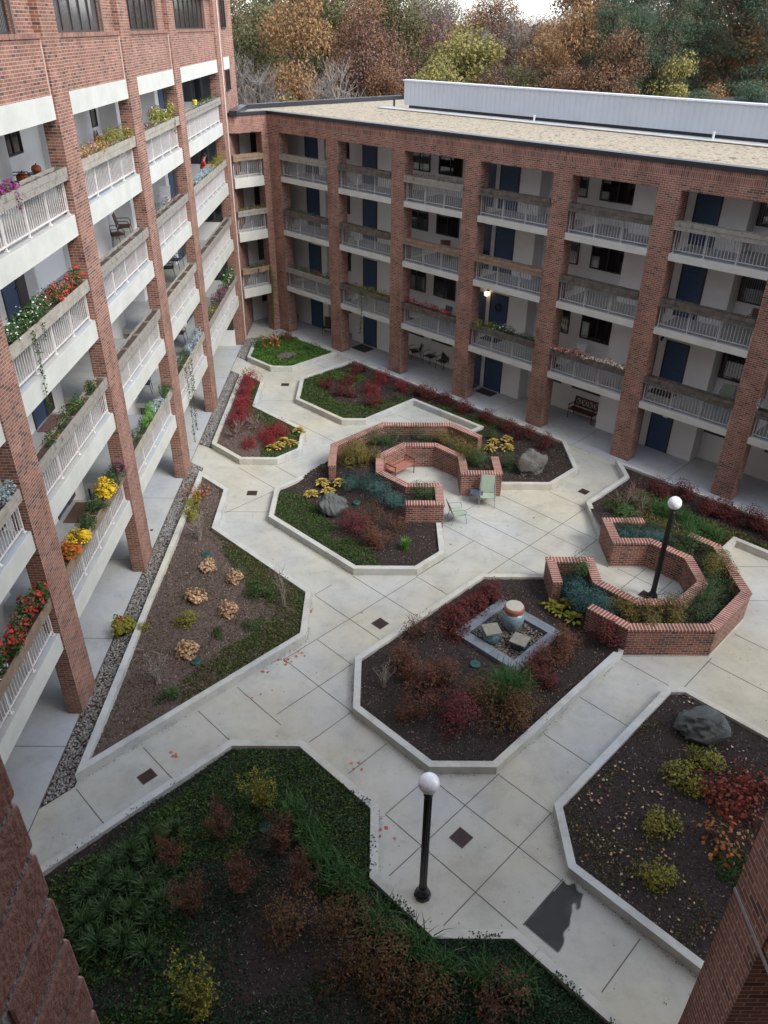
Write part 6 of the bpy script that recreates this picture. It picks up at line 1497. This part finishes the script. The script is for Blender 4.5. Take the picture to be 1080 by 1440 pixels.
def tree_proto(name, mat, H, R, n, leaf, bark='bark', k=26, crown0=.25, dens=1.0, asp=.8, shape='round', twigs=0, trunk_r=.22):
    o = empty(name); ce = []
    for _ in range(k):
        z = random.uniform(crown0, .97); 
        if shape == 'cone': rr = (1 - z) ** .8 * 1.15
        else: rr = math.sin(math.pi * min(1, (z - crown0 + .12) / (1.12 - crown0)) ** .9) ** .6
        a = random.uniform(0, 6.283); q = random.uniform(.35, 1) * rr * R; ce.append((q * math.cos(a), q * math.sin(a), z * H))
    ce = np.array(ce); w = rng.integers(0, k, n); d = rng.normal(size=(n, 3)); d /= np.linalg.norm(d, axis=1)[:, None]
    d *= (rng.uniform(.1, 1, n) ** .45)[:, None]; s = rng.uniform(.7, 1.25, k)[w][:, None]
    sz = np.array([R * .43, R * .43, (.16 if shape == 'cone' else .33) * R]); P = ce[w] + d * sz * s
    quads_obj('crown', leaves(P, leaf, .3, asp, d * .8), mat, o)
    t = MB(); t.tube((0, 0, 0), (0, 0, H * .45), trunk_r, trunk_r * .7, 9, False); t.tube((0, 0, H * .45), (.1, .05, H * .9), trunk_r * .7, .04, 7, False)
    for c in ce:
        z0 = max(.12 * H, c[2] - R * random.uniform(.35, .7)); z0 = min(z0, .85 * H); b0 = Vector((0, 0, z0)); c = Vector(c); m = b0.lerp(c, .5) + Vector((0, 0, -.1))
        t.tube(b0, m, .075, .05, 5, False); t.tube(m, c, .05, .015, 5, False)
        for _ in range(twigs):
            e = c + Vector((random.gauss(0, R * .22), random.gauss(0, R * .22), random.uniform(0, R * .4))); t.tube(m.lerp(c, random.uniform(.2, 1)), e, .022, .006, 3, False)
            for _ in range(2):
                f = e + Vector((random.gauss(0, R * .08), random.gauss(0, R * .08), random.uniform(0, R * .16))); t.tube(c.lerp(e, random.uniform(.4, 1)), f, .010, .004, 3, False)
    t.build('trunk', bark, o); return o
TP = {'green': [tree_proto('oak_tree', 'tree_oak_green', 17, 4.2, 21000, .20, k=46) for _ in range(2)], 'rust': [tree_proto('oak_tree', 'tree_oak_rust', 17, 4.2, 20000, .20, k=46, twigs=2) for _ in range(2)],
      'yellow': [tree_proto('maple_tree', 'tree_yellow', 11, 2.7, 9000, .19, k=26, crown0=.15, twigs=2) for _ in range(2)], 'orange': [tree_proto('maple_tree', 'tree_orange', 14, 3.4, 12000, .19, k=38, twigs=3)], 'maroon': [tree_proto('maple_tree', 'tree_maroon', 13, 3.6, 9000, .19, k=34, twigs=4)],
      'pine': [tree_proto('pine_tree', 'tree_pine', 18, 3.9, 24000, .21, k=64, crown0=.08, asp=.3, shape='cone') for _ in range(2)],
      'bare': [tree_proto('bare_tree', 'tree_brown', 11, 2.6, 260, .2, 'bark_grey', k=30, crown0=.12, twigs=12, trunk_r=.12) for _ in range(2)], 'thin': [tree_proto('thin_leaved_tree', 'tree_brown', 16, 3.6, 4000, .2, 'bark_grey', k=34, twigs=9)]}
TD = {'green': 'tall oak with dull green leaves in the woods behind the roof', 'rust': 'tall oak with rust brown leaves in the woods behind the roof', 'yellow': 'yellow green autumn tree in front of the woods', 'orange': 'orange autumn maple in the woods', 'maroon': 'maroon leaved tree in the woods',
      'pine': 'dark green pine in the woods above the roof screen', 'bare': 'leafless grey tree between the left wing and the woods', 'thin': 'half bare brownish tree in the woods'}
used = set()
def tree(k, xy, s, sx=1.0):
    xy = (xy[0] * 1.28, xy[1] * 1.28)
    v = random.choice(TP[k]); o = v if v.name not in used else copy_tree(v); used.add(v.name)
    o.location = (*xy, -.15); d_ = math.hypot(*xy); s = s * (1.13 if d_ > 92 else 1.05); o.scale = (s * sx, s * sx, s); o.rotation_euler = (0, 0, random.uniform(0, 6.28)); series(o, TD[k], 'tree', 'trees of the woods behind the courtyard')
for k, xy, s, sx in (
    ('green', (-9.60, 65.30), 1.02, .95), ('bare', (-8.65, 57.35), .85, 1.1), ('bare', (-7.72, 59.50), .80, 1.0), ('bare', (-8.99, 55.27), .8, 1), ('yellow', (-6.20, 59.68), .80, .95), ('bare', (-4.49, 61.84), .86, 1.0), ('bare', (-2.95, 62.93), .78, 1.1), ('green', (-5.76, 73.78), 1.10, .95), ('rust', (-3.53, 77.92), 1.08, .9), ('rust', (-1.37, 67.99), 1.02, .9), ('green', (1.32, 75.99), 1.08, .9), ('rust', (0.36, 64.00), .72, .9),
    ('maroon', (2.86, 69.94), .95, 1.0), ('maroon', (4.52, 77.87), 1.15, 1.0), ('yellow', (6.58, 71.70), 1.32, 1.15), ('rust', (10.88, 91.35), 1.00, 1.0), ('thin', (5.92, 89.81), 1.1, 1.1), ('orange', (10.09, 97.48), 1.15, 1.1), ('thin', (11.60, 79.15), .98, 1.1), ('orange', (13.31, 74.83), 1.05, 1.1), ('maroon', (9.08, 69.41), .9, 1.1), ('green', (10.68, 69.18), .72, 1.0),
    ('rust', (18.12, 82.02), 1.08, 1.0), ('pine', (17.02, 67.90), 1.02, .95), ('rust', (13.27, 64.65), .72, 1.1), ('yellow', (21.01, 75.12), 1.40, 1.0), ('pine', (21.03, 66.77), 1.12, .95), ('pine', (24.46, 69.84), 1.12, 1.0), ('yellow', (21.57, 64.49), 1.2, .9), ('thin', (19.89, 69.20), 1.0, 1.0), ('rust', (28.05, 72.78), 1.12, 1.1), ('pine', (27.92, 66.37), 1.1, 1.2), ('green', (32.94, 83.76), 1.2, 1.2), ('pine', (25.10, 88.51), 1.15, 1.2), ('orange', (24.02, 63.62), .80, 1.0), ('rust', (24.16, 92.91), 1.2, 1.1), ('orange', (29.82, 67.73), 1.1, 1.1), ('thin', (28.88, 87.35), 1.25, 1.2), ('pine', (13.41, 70.74), .62, 1.2),
    ('rust', (-13.44, 78.86), 1.05, 1.0), ('green', (-10.45, 87.38), 1.05, 1.0), ('thin', (-9.19, 95.56), 1.05, 1.1), ('maroon', (-6.34, 97.79), 1.25, 1.0), ('rust', (-0.61, 100.00), 1.12, 1.1), ('green', (5.05, 103.88), 1.08, 1.1), ('thin', (2.68, 91.96), 1.1, 1.1), ('orange', (6.70, 83.73), .95, 1.0), ('thin', (18.24, 94.25), 1.0, 1.2), ('maroon', (16.01, 98.71), 1.15, 1.2), ('bare', (-1.95, 65.97), .8, 1.0), ('bare', (1.92, 65.97), .85, 1.1), ('bare', (-10.65, 61.08), .9, 1.1), ('yellow', (22.46, 62.06), .9, 1.0)):
    tree(k, xy, s, sx)
for i_, az_ in enumerate(np.arange(-13.5, 34, 1.55)):
    k = ['rust', 'orange', 'thin', 'green', 'maroon', 'bare', 'rust', 'yellow', 'thin', 'orange', 'pine', 'bare'][(i_ * 5) % 12]
    if az_ > 13 and k in ('yellow', 'bare'): k = 'pine'
    d_ = random.uniform(62, 92); a_ = math.radians(az_ + random.uniform(-.5, .5))
    tree(k, (d_ * math.sin(a_), d_ * math.cos(a_)), random.uniform(.88, 1.05) * (1.35 if k in ('yellow', 'bare', 'orange', 'maroon') else 1.0) * (.62 if 7 < az_ < 12 else .95), random.uniform(.72, .9))
for k, xy, s, sx in (('bare', (-9.27, 59.28), 1.22, .8), ('bare', (-8.31, 60.43), 1.15, .8), ('bare', (-7.34, 62.57), 1.0, .8), ('yellow', (-5.91, 57.70), 1.02, .85), ('bare', (-4.44, 61.84), 1.1, .8), ('bare', (-3.24, 62.92), 1.2, .7), ('bare', (-1.98, 61.97), .95, .8), ('bare', (-0.34, 63.00), .9, .8), ('maroon', (1.08, 61.99), .75, .9), ('yellow', (2.61, 63.95), .62, .9), ('pine', (14.97, 62.23), .62, 1.0), ('pine', (22.46, 62.06), .66, 1.1), ('pine', (25.59, 60.84), .7, 1.1)):
    tree(k, (xy[0] / 1.28, xy[1] / 1.28), s, sx)
for k in TP:
    for v in TP[k]:
        if v.name not in used:
            for c in list(v.children): bpy.data.objects.remove(c)
            bpy.data.objects.remove(v)
# far wood that reads as one mass
n = 60000; ang = rng.uniform(math.radians(-24), math.radians(42), n); dd = rng.uniform(115, 330, n)
X, Y = dd * np.sin(ang), dd * np.cos(ang); top = 12.6 + 2.2 * np.sin(X * .11) * np.sin(Y * .07 + 1) + (dd - 115) * .012
hgt = rng.uniform(0.12, 1, n) ** .6 * top + rng.normal(0, .5, n)
MAT['far_leaf'] = leaf_mat('far_woods_leaves', [(.10, .075, .05), (.16, .085, .045), (.07, .075, .04), (.20, .14, .07), (.09, .06, .05), (.13, .11, .06)], .8, .2)
tag(quads_obj('far_woods', leaves(np.column_stack([X, Y, hgt]), 1.5, .4, .8), 'far_leaf'), 'hazy brown and rust woods fading to the horizon behind the nearer trees', 'woods', None, 'stuff')
hm = MB(); 
for i in range(40):
    a0, a1 = math.radians(-30 + 80 * i / 40), math.radians(-30 + 80 * (i + 1) / 40)
    z = lambda a: 13.5 + 1.2 * math.sin(a * 17) + .8 * math.sin(a * 41)
    hm.quad((420 * math.sin(a0), 420 * math.cos(a0), -1), (420 * math.sin(a1), 420 * math.cos(a1), -1), (520 * math.sin(a1), 520 * math.cos(a1), z(a1)), (520 * math.sin(a0), 520 * math.cos(a0), z(a0)))
    hm.quad((520 * math.sin(a0), 520 * math.cos(a0), z(a0)), (520 * math.sin(a1), 520 * math.cos(a1), z(a1)), (900 * math.sin(a1), 900 * math.cos(a1), 0), (900 * math.sin(a0), 900 * math.cos(a0), 0))
MAT['hill'] = noise_mat('wooded_hill', (.07, .05, .035), (.12, .085, .055), .05, .95); tag(hm.build('wooded_hills', 'hill'), kind='structure')
# undergrowth below the trees
n = 26000; ang = rng.uniform(math.radians(-20), math.radians(36), n); dd = rng.uniform(56, 120, n); X, Y = dd * np.sin(ang), dd * np.cos(ang)
keep = (X + Y) * S2 > 46; X, Y, nn_ = X[keep], Y[keep], keep.sum()
tag(quads_obj('undergrowth', leaves(np.column_stack([X, Y, rng.uniform(0, 1, nn_) ** 1.6 * 4.5]), .55, .5, .6), 'tree_brown'), 'brown tangled undergrowth below the trees', 'undergrowth', None, 'stuff')

# ------------------------------------------------------------------ tidy up
for k in KIND:
    for v, u in KIND[k]:
        if not u:
            for c in list(v.children): bpy.data.objects.remove(c)
            bpy.data.objects.remove(v)
bpy.context.view_layer.update()
finish_series()
